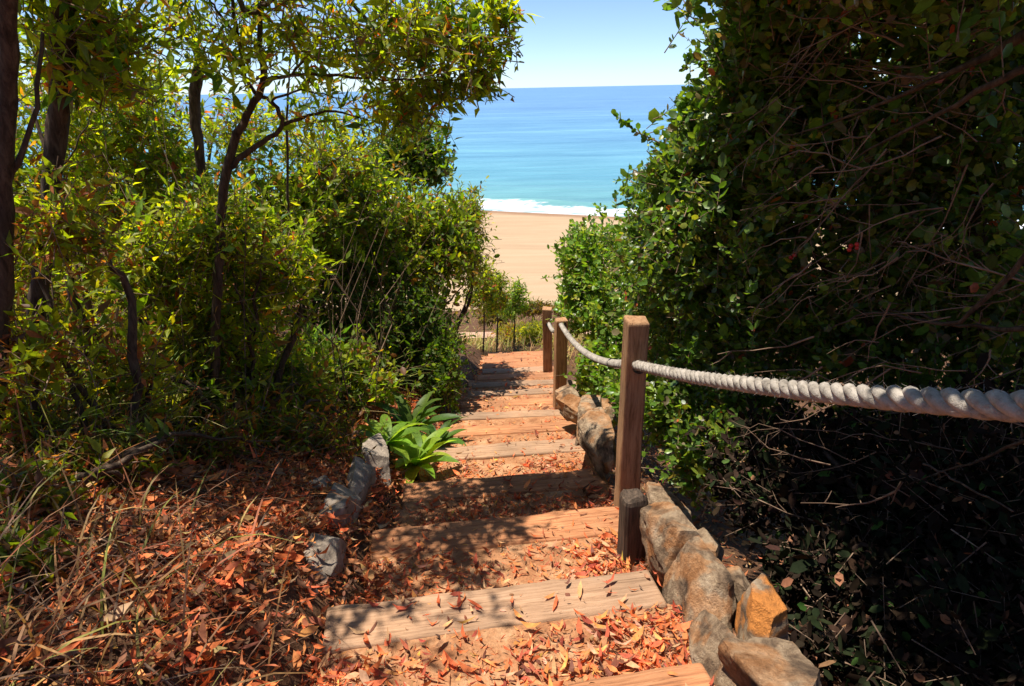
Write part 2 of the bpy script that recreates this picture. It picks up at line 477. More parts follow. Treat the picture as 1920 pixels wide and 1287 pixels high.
xs = axis_coords(-14000, 14000, -14, 30, .7, 1.13); ys = axis_coords(58, 26000, 60, 92, .35, 1.09)
def sea_h(X, Y):
    o = Y - shore_y(X)
    ridge = .42 * np.exp(-((o - 6.2 - 1.0 * np.sin(X * .11)) / 1.5) ** 2) * (1 + .35 * np.sin(X * .33 + 1)) + .14 * np.exp(-((o - 17 - 2 * np.sin(X * .07 + 2)) / 2.2) ** 2)
    return SEA + ridge + .03 * fbm(X, Y * 2, 8) * np.clip(o / 4, 0, 1) - .04
me, V = grid_mesh('sea', xs, ys, sea_h)
o_ = V[:, 1] - shore_y(V[:, 0])
wob = 1.2 * fbm(V[:, 0] * .5, V[:, 1] * .3, 21)
foam = np.clip(.52 * np.exp(-((o_ - 2.2 + wob) / 2.9) ** 4) + .36 * np.exp(-((o_ - 5.6 + 1.5 * wob) / 1.5) ** 2) + .12 * np.exp(-((o_ - 14 + 2 * wob) / 2.0) ** 2), 0, 1)
a = me.attributes.new('foam', 'FLOAT', 'POINT'); a.data.foreach_set('value', foam.astype(np.float32))
a = me.attributes.new('shore', 'FLOAT', 'POINT'); a.data.foreach_set('value', o_.astype(np.float32))
tag(link('sea', me, M['sea']), 'blue sea turning turquoise towards the white surf', kind='structure')

# pale path crossing below the stairs
def path_h(X, Y): return ground_h(X, Y) + .03
xs = np.linspace(-9, 9, 60); ys = np.linspace(16.4, 19.4, 16)
me, _ = grid_mesh('path', xs, ys, path_h)
tag(link('path', me, M['path']), 'pale dusty path crossing below the foot of the steps', kind='structure')

# ------------------------------------------------------------------ stairway
stair = tag(empty('stairway', (0, 1.5, -1.6)), 'timber edged earth stairway littered with red leaves leading down to the beach', 'stairs')
def to_parent(o):                # keep world coordinates while parenting
    o.parent = stair; o.matrix_parent_inverse = Matrix.Translation(-stair.location)

def plank_mesh(L, D, H, seed):
    bmh = bmesh.new()
    bmesh.ops.create_cube(bmh, size=1)
    for v in bmh.verts: v.co = Vector((v.co.x * L, v.co.y * D, v.co.z * H))
    bmesh.ops.subdivide_edges(bmh, edges=[e for e in bmh.edges if abs((e.verts[0].co - e.verts[1].co).x) > L * .5], cuts=24, use_grid_fill=True)
    bmesh.ops.bevel(bmh, geom=[e for e in bmh.edges if e.is_manifold and e.calc_face_angle(0) > 1], offset=.014, segments=2, affect='EDGES', profile=.6)
    r = random.Random(seed); o = Vector((seed * 7.3, seed * 3.1, 0))
    for v in bmh.verts:
        n = mnoise.noise(v.co * 3.1 + o); n2 = mnoise.noise(v.co * 11 + o)
        edge = 1 if abs(v.co.y) > D * .42 else .35
        v.co += Vector((.004 * n2, (.010 * n + .006 * n2) * edge * (1 if v.co.y > 0 else -1), .007 * n + .004 * n2 * edge))
    me = bpy.data.meshes.new('plank'); bmh.to_mesh(me); bmh.free()
    for p in me.polygons: p.use_smooth = True
    return me

rs = random.Random(11)
TREADS = []
for i, (y, z, sk) in enumerate(NOSE):
    D = rs.uniform(.21, .26) if i < 9 else rs.uniform(.15, .19); XLi = float(xl(y)); L = XR - XLi + rs.uniform(-.03, .03)
    sk_r = rad(sk)
    me = plank_mesh(L, D, .2, i + 1)
    o = link('plank', me, M['plank_grey'] if i in (5, 8, 10, 12, 13, 15) else M['plank'], None)
    xc = (XLi + XR) / 2 + rs.uniform(-.015, .015)
    o.location = (xc, y - D / 2 / math.cos(sk_r) + xc * math.tan(sk_r), z - .1)
    o.rotation_euler = (rs.uniform(-.015, .015), rs.uniform(-.012, .012), sk_r)
    to_parent(o)
    if i == 5: o['label'] = 'greyer weathered plank edging a near step'
    # earth fill behind the plank, back to the foot of the step above
    if i > 0:
        py_, pz_, psk = NOSE[i - 1]
        nx, ny = 46, 26
        U, W = np.meshgrid(np.linspace(XLi - .16, XR + .03, nx), np.linspace(0, 1, ny))
        y0 = py_ - .04 + U * math.tan(rad(psk)); y1 = y - D * .75 + U * math.tan(sk_r)
        Yg = y0 + (y1 - y0) * W
        Zg = z - .008 - .03 * np.exp(-((1 - W) / .05) ** 2) + .028 * (1 - W) ** 2 + .012 * fbm(U * 5, Yg * 5, i + 40) + .02 * np.clip((np.abs(U - xc) - .5) / .15, 0, 1) * np.sin(U * 9 + i)
        V = np.stack([U, Yg, Zg], -1).reshape(-1, 3)
        ii, jj = np.meshgrid(np.arange(nx - 1), np.arange(ny - 1)); a = (jj * nx + ii).ravel()
        me = np_mesh('tread', V, np.stack([a, a + 1, a + nx + 1, a + nx], 1), smooth=True)
        o = link('tread', me, M['tread']); to_parent(o)
        TREADS.append((i, y, z, sk_r, D, py_, psk))

# ------------------------------------------------------------------ posts and rope
def post_obj(name, x, y, z0, h, w, rot, seed, hole=None, round_top=.012):
    bmh = bmesh.new(); bmesh.ops.create_cube(bmh, size=1)
    for v in bmh.verts: v.co = Vector((v.co.x * w, v.co.y * w, (v.co.z + .5) * h))
    bmesh.ops.bevel(bmh, geom=list(bmh.edges), offset=round_top, segments=3, profile=.5, affect='EDGES')
    bmesh.ops.subdivide_edges(bmh, edges=[e for e in bmh.edges if abs((e.verts[0].co - e.verts[1].co).z) > h * .3], cuts=14, use_grid_fill=True)
    off = Vector((seed * 5.1, 0, seed))
    for v in bmh.verts:
        n = mnoise.noise(v.co * 4 + off)
        v.co += Vector((n * .006, mnoise.noise(v.co * 5 - off) * .006, (mnoise.noise(v.co * 22 + off) * .03 if v.co.z > h * .97 else 0)))
    me = bpy.data.meshes.new(name); bmh.to_mesh(me); bmh.free()
    o = link(name, me, M['post'])
    o.location = (x, y, z0); o.rotation_euler = (0, rad(.8 if seed == 1 else random.Random(seed).uniform(-1, 1)), rad(rot))
    if hole is not None:                                        # drill the rope hole
        bmc = bmesh.new()
        bmesh.ops.create_cone(bmc, cap_ends=True, segments=20, radius1=hole[1], radius2=hole[1], depth=.6, matrix=Matrix.Translation((.012, 0, hole[0])) @ Matrix.Rotation(rad(90), 4, 'X'))
        mc = bpy.data.meshes.new('cut'); bmc.to_mesh(mc); bmc.free()
        oc = link('cut', mc); oc.matrix_world = Matrix.LocRotScale(o.location, o.rotation_euler, None)
        md = o.modifiers.new('hole', 'BOOLEAN'); md.object = oc; md.operation = 'DIFFERENCE'; md.solver = 'EXACT'
        bpy.context.view_layer.update()
        dg = bpy.context.evaluated_depsgraph_get()
        nm = bpy.data.meshes.new_from_object(o.evaluated_get(dg)); nm.name = name
        o.modifiers.clear(); o.data = nm
        bpy.data.objects.remove(oc)
    return o

H1 = at(1188, 683, 3.37); H2 = at(1051, 607, 6.75); H3 = at(1029, 606, 8.75)
H0 = np.array([.853, -.05, -.035]); E1 = at(1920, 757, .97)
for (Hh, d, hz, w, lab, rot, sd) in ((H1, 3.37, 1.15, .118, 'tall square wooden post nearest the camera with the rope threaded through it', 4, 1),
                            (H2, 6.75, 1.05, .125, 'middle rope post standing by the shrub on the right of the steps', 8, 2),
                            (H3, 8.75, 1.05, .125, 'farthest thin rope post at the lower end of the steps', -5, 3),
                            (H0, -.05, 1.2, .13, 'upper rope post just right of the viewpoint', 0, 4)):
    gz = float(np.interp(d, prof_y, prof_z)) - .25
    top = {1: at(1191, 598, 3.37)[2], 2: at(1053, 600, 6.75)[2], 3: at(1027, 578, 8.75)[2], 4: Hh[2] + .22}[sd]
    po = post_obj('rope_post', Hh[0] - .012, d, gz, top - gz, w, rot, sd, hole=(Hh[2] - gz, .034))
    tag(po, lab, 'post', 'wooden rope posts beside the steps')
st = at(1190, 1000, 2.80)
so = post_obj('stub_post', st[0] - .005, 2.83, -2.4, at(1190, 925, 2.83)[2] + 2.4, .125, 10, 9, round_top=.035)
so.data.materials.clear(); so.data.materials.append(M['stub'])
tag(so, 'short stub post with shade put into its dark colour in front of the nearest rope post', 'post')

path = []
def sag(A, B, s, n=24, last=False):
    t = np.linspace(0, 1, n + 1)[: None if last else -1, None]
    P = A * (1 - t) + B * t
    P[:, 2:3] -= s * 4 * t * (1 - t)
    return P
RP = np.vstack([sag(at(1012, 612, 10.6) + np.array([0, 0, -.12]), H3, .05, 10), sag(H3, H2, .10), sag(H2, H1, .125, 40), sag(H1, H0, .055, 60, True)])
RP = RP[10:]        # the rope ends, knotted, in the farthest post
RP[0] += np.array([0, .06, 0])
seg = np.linalg.norm(np.diff(RP, axis=0), axis=1); S_ = np.concatenate([[0], np.cumsum(seg)])
ss = np.arange(0, S_[-1], .0085)
C = np.stack([np.interp(ss, S_, RP[:, k]) for k in range(3)], 1)
for _ in range(6): C[1:-1] = (C[:-2] + 2 * C[1:-1] + C[2:]) / 4
T = norm(np.gradient(C, axis=0))
U = norm(np.cross(T, np.array([0, 0, 1.]))); W = np.cross(U, T)
rope = tag(empty('rope', tuple(C[0])), 'thick pale twisted rope handrail strung through the posts', 'rope')
PITCHR, R_OFF, R_S = .165, .0124, .0140
for k in range(3):
    ph = -2 * math.pi * (ss / PITCHR + k / 3)
    cc = C + R_OFF * (U * np.cos(ph)[:, None] + W * np.sin(ph)[:, None])
    T2 = norm(np.gradient(cc, axis=0)); u2 = norm(np.cross(T2, np.array([0, 0, 1.]))); w2 = np.cross(u2, T2)
    sides = 9; n = len(cc)
    ang = 2 * math.pi * np.arange(sides) / sides
    rv = R_S * (1 + .06 * np.sin(ss * 31 + k * 2.1) * np.sin(ss * 13.7 + k))
    V = cc[:, None, :] + rv[:, None, None] * (u2[:, None, :] * np.cos(ang)[None, :, None] + w2[:, None, :] * np.sin(ang)[None, :, None])
    i = np.arange(n - 1)[:, None] * sides; kk = np.arange(sides)[None]
    F = np.stack([i + kk, i + (kk + 1) % sides, i + sides + (kk + 1) % sides, i + sides + kk], -1).reshape(-1, 4)
    me = np_mesh('strand', V.reshape(-1, 3) - C[0], F, smooth=True)
    link('strand', me, M['rope'], rope)

rng = np.random.default_rng(8)
nf = 1500
ci = rng.integers(int(len(C) * .55), len(C), nf); an_ = rng.uniform(0, 6.283, nf)
od = U[ci] * np.cos(an_)[:, None] + W[ci] * np.sin(an_)[:, None]
f0 = C[ci] + od * (R_OFF + R_S * .75); f1 = f0 + od * rng.uniform(.003, .012, (nf, 1)) + T[ci] * rng.normal(0, .012, (nf, 1)) + rng.normal(0, .003, (nf, 3))
V, F = thin_tubes(f0 - C[0], f1 - C[0], np.full(nf, .0005), np.full(nf, .0003))
link('frayed_fibres', np_mesh('frayed_fibres', V, F), M['rope'], rope)['kind'] = 'stuff'

# ------------------------------------------------------------------ stones
def rock_mesh(sx, sy, sz, seed, rough=.06):
    r = random.Random(seed)
    bmh = bmesh.new()
    bmesh.ops.create_icosphere(bmh, subdivisions=5, radius=1)
    planes = []
    for k in range(13):
        n = Vector((r.gauss(0, 1), r.gauss(0, 1), r.gauss(0, .8))).normalized()
        planes.append((n, r.uniform(.66, .98)))
    o = Vector((seed * 3.7, seed * 1.3, -seed * 2.1)); half = Vector((sx / 2, sy / 2, sz / 2)); mean = (sx + sy + sz) / 3
    for v in bmh.verts:
        c = v.co
        m_ = (abs(c.x) ** 7 + abs(c.y) ** 7 + abs(c.z) ** 7) ** (1 / 7)
        c = c / m_ * .98
        for n, d in planes:
            t = c.dot(n) - d
            if t > 0: c = c - n * t
        q = Vector((c.x * half.x, c.y * half.y, c.z * half.z)) * 1.2
        f = mnoise.fractal(q * (1.6 / mean) + o, .9, 2.1, 7)
        lay = abs(mnoise.noise(Vector((q.x * 4, q.y * 4, q.z * 16)) + o))      # chipped bedding layers
        pit = max(0, mnoise.noise(q * 28 + o) - .35)
        f2 = mnoise.ridged_multi_fractal(q * (5.0 / mean) + o, .9, 2.2, 4, 1.0, 2.0)
        v.co = q + c.normalized() * mean * (rough * .55 * f + .012 * f2 - .035 * lay - .09 * pit)
    me = bpy.data.meshes.new('stone'); bmh.to_mesh(me); bmh.free()
    me.set_sharp_from_angle(angle=rad(24))
    return me

def stone(px, py, d, sx, sy, sz, rotz, seed, lab, mat='rock', tilt=(0, 0), grp='stones edging the right side of the steps', rough=.045):
    p = at(px, py, d)
    o = link('edging_stone', rock_mesh(sx, sy, sz, seed, rough), M[mat])
    o.location = p; o.rotation_euler = (rad(tilt[0]), rad(tilt[1]), rad(rotz))
    return tag(o, lab, 'stone', grp)

stone(1252, 1022, 2.62, .15, .40, .30, 4, 3, 'pale upright stone just right of the stub post')
stone(1306, 1130, 2.18, .17, .44, .32, 8, 7, 'brown slab stone leaning between the pale stone and the orange faced stone', tilt=(0, 8))
stone(1424, 1195, 1.88, .15, .30, .28, -6, 12, 'large orange faced stone at the lower right corner of the steps', 'rock_orange', tilt=(4, 12))
stone(1460, 1300, 1.55, .18, .32, .22, 12, 18, 'pitted stone nearest the camera below the orange faced stone', rough=.09)
stone(1350, 1245, 1.78, .15, .34, .24, 5, 25, 'small brown stone wedged against the nearest plank end')
stone(1256, 970, 3.02, .14, .36, .2, 6, 31, 'small tan stone behind the pale upright stone')
stone(1385, 1128, 2.15, .12, .2, .2, 30, 32, 'tan chip of stone behind the orange faced stone')
stone(1330, 1045, 2.5, .12, .26, .18, -10, 33, 'thin tan stone outside the pale upright stone')
stone(1124, 838, 4.25, .2, .62, .30, 6, 37, 'long grey brown stone left of the nearest rope post base')
stone(1106, 794, 4.95, .2, .48, .24, -15, 43, 'pale stone next farther along from the long grey brown stone')
stone(1086, 770, 5.6, .2, .42, .2, 30, 49, 'low cream stone in the middle of the right edge row')
stone(1128, 772, 5.5, .2, .22, .16, 70, 50, 'cream stone set outside the right edge row under the shrub')
stone(1068, 752, 6.25, .18, .36, .18, 10, 55, 'small stone at the foot of the middle rope post')
stone(1075, 728, 7.2, .18, .2, .14, 55, 61, 'farthest small stone beyond the middle rope post')
gl = 'grey stones edging the left side of the steps'
stone(672, 912, 3.65, .15, .50, .26, 4, 71, 'upper grey stone on the left edge beside the broad leaved plant', 'rock_grey', grp=gl)
stone(640, 976, 3.12, .15, .50, .28, -2, 77, 'grey stone on the left edge with a pale rounded top', 'rock_grey', grp=gl)
stone(602, 1074, 2.6, .16, .50, .30, 4, 83, 'half buried grey block stone at the lower left of the steps', 'rock_grey', grp=gl)
stone(556, 1212, 2.1, .15, .44, .24, 0, 84, 'low grey stone at the bottom left of the steps, nearest the camera', 'rock_grey', grp=gl)
stone(704, 858, 4.2, .15, .44, .24, 12, 89, 'small grey stone partly hidden below the broad leaved plant', 'rock_grey', grp=gl)
stone(588, 930, 3.3, .16, .2, .16, 35, 95, 'small grey stone outside the left edge row among red leaves', 'rock_grey', grp=gl)

# ------------------------------------------------------------------ foliage
UP = np.array([0, 0, 1.0])
def blob(px, py, d, rx, ry, rd, n):
    """crown lobe: centre at a photo pixel and distance, radii in photo pixels across and up, metres deep"""
    c = at(px, py, d); k = axis_depth(c) / FPX
    return (c, np.array([rx * k, rd, ry * k]), n)

def twig_leaves(rng, blobs, size, palette, tmpl, per=11, L=(.16, .34), up=.35, shell=.5, spread=.9, droop=0., nup=.7, loose=.10):
    Ps, As, Ns, Ss, ta, tb = [], [], [], [], [], []
    for c, r, n in blobs:
        v = norm(rng.normal(size=(n, 3)))
        rr = rng.uniform(shell ** 3, 1, (n, 1)) ** (1 / 3) * (1 + loose * rng.normal(size=(n, 1)))
        # lumpy outline
        lump = 1 + .16 * np.sin(v[:, :1] * 5 + c[0] * 3) * np.cos(v[:, 2:3] * 6 + c[1]) + .10 * np.sin(v[:, 1:2] * 9 + c[2] * 5)
        tip = c + v * r * rr * lump
        d = norm(.75 * v + up * UP + .45 * rng.normal(size=(n, 3)))
        ln = np.minimum(rng.uniform(L[0], L[1], (n, 1)), 1.1 * r.mean())
        st_ = tip - d * ln
        ta.append(st_ - d * ln * .12); tb.append(tip - d * ln * .04)
        t = np.linspace(.0, 1.0, per)[None, :, None] + rng.uniform(-.04, .04, (n, per, 1))
        p = st_[:, None] + d[:, None] * ln[:, None] * t
        ref = norm(np.cross(d, norm(rng.normal(size=(n, 3))))); ref2 = np.cross(d, ref)
        ang = (np.arange(per) * 2.4)[None, :] + rng.uniform(0, 6.28, (n, 1)) + rng.normal(0, .35, (n, per))
        rdl = ref[:, None] * np.cos(ang)[..., None] + ref2[:, None] * np.sin(ang)[..., None]
        a = norm(d[:, None] * (.55 + .5 * t) + rdl * spread - droop * UP + .2 * rng.normal(size=(n, per, 3)))
        nn = nup * UP + d[:, None] * .4 + .55 * rng.normal(size=(n, per, 3))
        Ps.append(p.reshape(-1, 3)); As.append(a.reshape(-1, 3)); Ns.append(nn.reshape(-1, 3))
        Ss.append((size * np.clip(rng.lognormal(-.12, .3, (n, per)), .35, 1.6) * rng.uniform(.75, 1.2, (n, 1))).ravel())
    P = np.concatenate(Ps); A = np.concatenate(As); N = np.concatenate(Ns); s = np.concatenate(Ss)
    col = pick_colors(rng, len(P), palette)
    return instance_leaves(tmpl, P, A, N, s, col, wvar=rng.uniform(.75, 1.2, len(P)), zvar=rng.uniform(.2, 1.8, len(P))), (np.concatenate(ta), np.concatenate(tb))

def limb(pts):
    """rows of (px, py, d, radius) -> world rows"""
    return [(*at(a, b_, d), r) for a, b_, d, r in pts]

def plant(name, label, cat, seed, blobs, size, palette, tmpl, mat, limbs=(), group=None, kind_trunk='trunk', world_limbs=(), auto=0, base=None, wood='bark', tw_r=.0022, **kw):
    rng = np.random.default_rng(seed)
    (V, F, Cc), (ta, tb) = twig_leaves(rng, blobs, size, palette, tmpl, **kw)
    if base is None:
        c = blobs[0][0]; base = np.array([c[0], c[1], 0]); base[2] = ground_h(base[0], base[1])
    base = np.asarray(base, float)
    root = tag(empty(name, tuple(base)), label, cat, group)
    o = link('crown', np_mesh('crown', V - base, F, Cc), M[mat], root); o['kind'] = 'stuff'
    tV, tF = thin_tubes(ta - base, tb - base, rng.uniform(.8, 1.9, len(ta)) * tw_r, np.full(len(ta), .0012))
    o = link('twigs', np_mesh('twigs', tV, tF), M['twig'], root); o['kind'] = 'stuff'
    for k, l in enumerate(list(world_limbs) + [limb(x) for x in limbs]):
        l = np.array(l, float); l[:, :3] -= base
        link(kind_trunk if k == 0 else 'branch', tube_mesh('branch', l, 8, 5, .004, seed + k), M[wood], root)
    for k in range(auto):                       # limbs growing from the base into the lobes
        c, r, n = blobs[k % len(blobs)]
        tip = c + norm(rng.normal(size=3)) * r * .75
        b0 = base + np.array([rng.uniform(-.12, .12), rng.uniform(-.12, .12), -.1])
        mid = b0 * .5 + tip * .5 + rng.normal(0, .12, 3) + np.array([0, 0, .12])
        r0 = rng.uniform(.014, .03)
        l = np.array([(*b0, r0), (*mid, r0 * .65), (*tip, .004)]); l[:, :3] -= base
        link(kind_trunk if (k == 0 and not limbs and not world_limbs) else 'branch', tube_mesh('branch', l, 6, 6, .012, seed + 50 + k), M[wood], root)
    return root

OVAL = leaf_oval(.33, .07); OVAL2 = leaf_oval(.24, .06); LANCE = leaf_lance(.17); LANCE2 = leaf_lance(.12, .04, .18)
P_RIGHT = [(5, (.10, .18, .025)), (3.5, (.06, .115, .018)), (3, (.18, .26, .035)), (1.1, (.28, .32, .04)), (.8, (.19, .14, .07)), (.1, (.42, .09, .03))]
P_RIGHT_L = [(4, (.15, .26, .03)), (3, (.10, .19, .024)), (2.4, (.23, .34, .04)), (1.2, (.34, .36, .04)), (.4, (.16, .12, .06))]
P_SUN = [(4, (.23, .30, .02)), (3, (.14, .215, .017)), (3.6, (.34, .38, .022)), (1.5, (.06, .12, .014)), (.5, (.40, .17, .03)), (.25, (.42, .09, .03)), (.5, (.20, .12, .05))]
P_MID = [(4, (.18, .26, .021)), (3.2, (.11, .18, .017)), (3.2, (.30, .355, .024)), (1.2, (.05, .095, .013)), (.5, (.28, .12, .04)), (.9, (.18, .115, .06))]
P_RED = [(3, (.20, .27, .02)), (1.6, (.12, .17, .016)), (2.8, (.33, .35, .022)), (1.8, (.36, .12, .05)), (1.4, (.19, .09, .05))]
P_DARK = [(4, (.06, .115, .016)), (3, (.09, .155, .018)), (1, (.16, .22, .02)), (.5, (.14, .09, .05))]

# ---- right side shrubs
plant('shrub', 'large dark round leaved shrub filling the right side behind the rope', 'shrub', 101,
      [blob(1660, 130, 3.8, 350, 330, .9, 1650), blob(1560, 420, 4.3, 330, 250, .9, 1550), blob(1900, 330, 3.5, 330, 400, .9, 1100), blob(1800, 680, 3.7, 300, 230, .7, 800),
       blob(1420, 640, 4.4, 170, 150, .6, 420), blob(1440, 130, 3.9, 140, 190, .55, 620), blob(1430, -150, 3.6, 110, 140, .4, 220), blob(1700, -260, 3.0, 420, 270, .7, 1000), blob(1500, -170, 3.1, 200, 160, .5, 420), (np.array([1.15, 2.0, 1.45]), np.array([.75, 1.1, .25]), 380), (np.array([.6, 1.15, .8]), np.array([.26, .4, .2]), 90), blob(1980, -300, 2.2, 500, 300, .7, 550), blob(1375, 790, 4.0, 130, 90, .5, 150)],  # includes unseen lobes above the view, added to shade rope and undergrowth
      .053, P_RIGHT, OVAL, 'berry_leaf', base=(2.5, 3.6, -1.9), per=11, shell=.5, auto=0, kind_trunk='trunk', L=(.14, .3),
      world_limbs=[[(2.5, 3.6, -2.0, .06), (2.45, 3.5, -1.0, .05), (2.2, 3.6, 0, .035), (1.9, 3.8, .9, .015)],
                   [(2.5, 3.6, -1.9, .045), (2.0, 3.9, -1.2, .03), (1.5, 4.2, -.6, .012)], [(2.5, 3.6, -1.9, .05), (2.9, 4.0, -.8, .04), (3.1, 4.2, .6, .015)]],
      limbs=[[(1930, 60, 2.2, .016), (1800, 130, 2.5, .011), (1640, 200, 2.9, .007), (1480, 255, 3.3, .003)], [(1950, 120, 2.2, .014), (1760, 210, 2.5, .008), (1600, 300, 2.9, .003)],
             [(1940, -20, 2.4, .018), (1720, 40, 2.8, .012), (1500, 70, 3.3, .005)], [(1960, 430, 2.3, .012), (1800, 600, 2.6, .009), (1640, 585, 2.9, .006), (1560, 615, 3.0, .003)],
             [(1970, 620, 2.2, .012), (1830, 615, 2.6, .008), (1660, 580, 3.0, .004)], [(1940, 820, 1.9, .006), (1820, 868, 2.2, .004), (1700, 910, 2.4, .002)], [(1730, 870, 2.2, .004), (1800, 905, 2.1, .004), (1900, 960, 1.9, .003)]])
P_UNDER_SHADE = [(4, (.02, .013, .008)), (3, (.015, .02, .008)), (1.5, (.04, .022, .014)), (.2, (.05, .10, .02)), (.2, (.26, .12, .06))]  # dead leaf tones taken near black to hold the deep shade
plant('shrub', 'withered undergrowth below the rope on the right, deep shade put into its leaf colours', 'shrub', 104,
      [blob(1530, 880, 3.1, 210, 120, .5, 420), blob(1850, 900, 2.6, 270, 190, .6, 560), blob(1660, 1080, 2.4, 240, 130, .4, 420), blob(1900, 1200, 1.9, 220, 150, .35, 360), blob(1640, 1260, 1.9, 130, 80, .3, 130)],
      .055, P_UNDER_SHADE, OVAL2, 'dead_leaf', base=(2.1, 2.7, -2.5), auto=9, shell=.3, L=(.12, .28))
plant('shrub', 'round leaved shrub with a twig poking over the sea left of the large shrub', 'shrub', 102,
      [blob(1330, 430, 5.0, 170, 170, .9, 1100), blob(1400, 280, 4.6, 150, 130, .7, 600), blob(1300, 570, 5.4, 150, 130, .7, 600), blob(1260, 310, 4.8, 55, 60, .3, 130), blob(1330, 210, 4.4, 60, 60, .3, 180), blob(1290, 740, 4.8, 120, 110, .5, 420), blob(1330, 860, 4.1, 90, 70, .35, 200)],
      .053, P_RIGHT, OVAL, 'berry_leaf', base=(1.7, 5.3, -2.4), auto=7, shell=.5, L=(.14, .3))
plant('shrub', 'bright green rounded shrub behind the middle rope post', 'shrub', 103,
      [blob(1150, 520, 7.4, 105, 105, .9, 800), blob(1190, 620, 6.9, 100, 70, .7, 420), blob(1085, 480, 7.6, 42, 62, .5, 170), blob(1240, 440, 6.8, 80, 80, .6, 350), blob(1090, 570, 7.6, 50, 60, .5, 220), blob(1130, 690, 6.4, 55, 60, .4, 240), blob(1180, 740, 5.7, 60, 60, .4, 200)],
      .055, P_RIGHT_L, OVAL, 'berry_leaf', base=(1.45, 7.3, -2.9), auto=6, shell=.5, L=(.14, .3))

# ---- left side
plant('tree', 'slender branching tree with yellow green leaves overhanging the steps', 'tree', 201,
      [blob(740, 60, 3.95, 170, 115, .5, 165), blob(560, 60, 3.86, 170, 130, .6, 85), blob(860, 60, 4.03, 90, 90, .35, 85), blob(905, 130, 4.03, 45, 48, .25, 36), blob(935, 15, 4.03, 55, 40, .25, 36),
       blob(750, 190, 4.20, 100, 70, .4, 80), blob(600, 215, 4.12, 100, 80, .4, 22), blob(420, 40, 3.78, 160, 120, .6, 60), blob(820, 160, 4.12, 70, 45, .3, 42), blob(540, -170, 3.28, 190, 110, .5, 120), blob(250, -140, 3.70, 200, 110, .5, 50)],
      .075, P_SUN, LANCE, 'sun_leaf', per=9, shell=.25, L=(.18, .36), droop=.2, base=hit(400, 700),
      limbs=[[(400, 720, 3.86, 0.0294), (410, 500, 3.86, 0.0266), (425, 320, 3.86, 0.0252), (462, 215, 3.86, 0.0210), (492, 155, 3.86, 0.0182), (486, 60, 3.82, 0.0140), (500, -60, 3.78, 0.0098)],
             [(425, 318, 3.86, 0.0182), (480, 275, 3.86, 0.0154), (530, 235, 3.86, 0.0126), (508, 190, 3.86, 0.0112), (470, 165, 3.86, 0.0098), (440, 40, 3.78, 0.0099), (430, -40, 3.78, 0.0072)],
             [(492, 155, 3.86, 0.0112), (548, 140, 3.91, 0.0091), (640, 145, 3.99, 0.0081), (740, 150, 4.03, 0.0054), (860, 150, 4.07, 0.0027)],
             [(440, -10, 3.70, 0.0140), (470, 24, 3.70, 0.0126), (520, -8, 3.70, 0.0112)],
             [(640, -20, 3.86, 0.0112), (700, 48, 3.91, 0.0091), (770, 45, 3.95, 0.0090), (812, 68, 3.99, 0.0072), (890, 70, 4.03, 0.0036), (960, 78, 4.03, 0.0018)],
             [(530, 235, 3.86, 0.0108), (610, 210, 4.03, 0.0072), (690, 225, 4.16, 0.0036)],
             [(470, 165, 3.86, 0.0081), (445, 120, 3.86, 0.0063), (425, 95, 3.86, 0.0036)], [(488, 120, 3.85, 0.0081), (520, 60, 3.86, 0.0054), (535, -10, 3.86, 0.0036)], [(440, 60, 3.78, 0.0072), (400, 10, 3.78, 0.0054), (380, -40, 3.78, 0.0036)],
             [(548, 140, 3.91, 0.0072), (590, 90, 3.95, 0.0054), (650, 60, 3.95, 0.0036), (690, 20, 3.95, 0.0018)], [(700, 48, 3.91, 0.0063), (720, 110, 3.99, 0.0045), (760, 160, 4.03, 0.0027)], [(508, 190, 3.86, 0.0072), (560, 170, 3.95, 0.0054), (640, 185, 4.03, 0.0027)]])
plant('tree', 'thin dark forked sapling at the left standing against the sky', 'tree', 202,
      [blob(310, 30, 5.0, 120, 90, .5, 50), blob(220, 180, 5.2, 140, 130, .6, 200), blob(280, 300, 5.2, 120, 110, .6, 180)],
      .085, P_SUN, LANCE, 'sun_leaf', per=9, shell=.25, L=(.18, .36), droop=.15, base=hit(385, 690),
      limbs=[[(385, 700, 5.0, .04), (378, 420, 5.0, .034), (374, 280, 5.0, .034), (365, 190, 5.0, .04), (376, 108, 5.0, .038)],
             [(374, 112, 5.0, .018), (345, 60, 5.0, .012), (305, -20, 4.9, .008)], [(376, 108, 5.0, .018), (360, 60, 5.0, .010), (343, -20, 5.0, .007)]])
plant('tree', 'dark trunked tree cut off by the left edge of the picture', 'tree', 203,
      [blob(60, -170, 3.0, 300, 150, .6, 140), (np.array([-2.9, 2.5, 1.75]), np.array([1.2, 1.2, .35]), 310), (np.array([-2.0, 1.75, 1.7]), np.array([.75, .75, .3]), 120), blob(40, 420, 3.2, 90, 60, .3, 45), blob(150, 60, 3.3, 120, 140, .4, 90)],  # the world placed lobes are out of view, added to shade the left bank
      .085, P_SUN, LANCE, 'sun_leaf', per=9, shell=.3, base=hit(15, 830),
      limbs=[[(-15, 850, 2.75, .045), (0, 600, 2.75, .038), (10, 350, 2.75, .034), (14, 100, 2.7, .032), (18, -100, 2.6, .03), (40, -300, 2.5, .03)],
             [(10, 350, 2.75, .014), (60, 230, 2.8, .010), (80, 60, 2.85, .006)]])
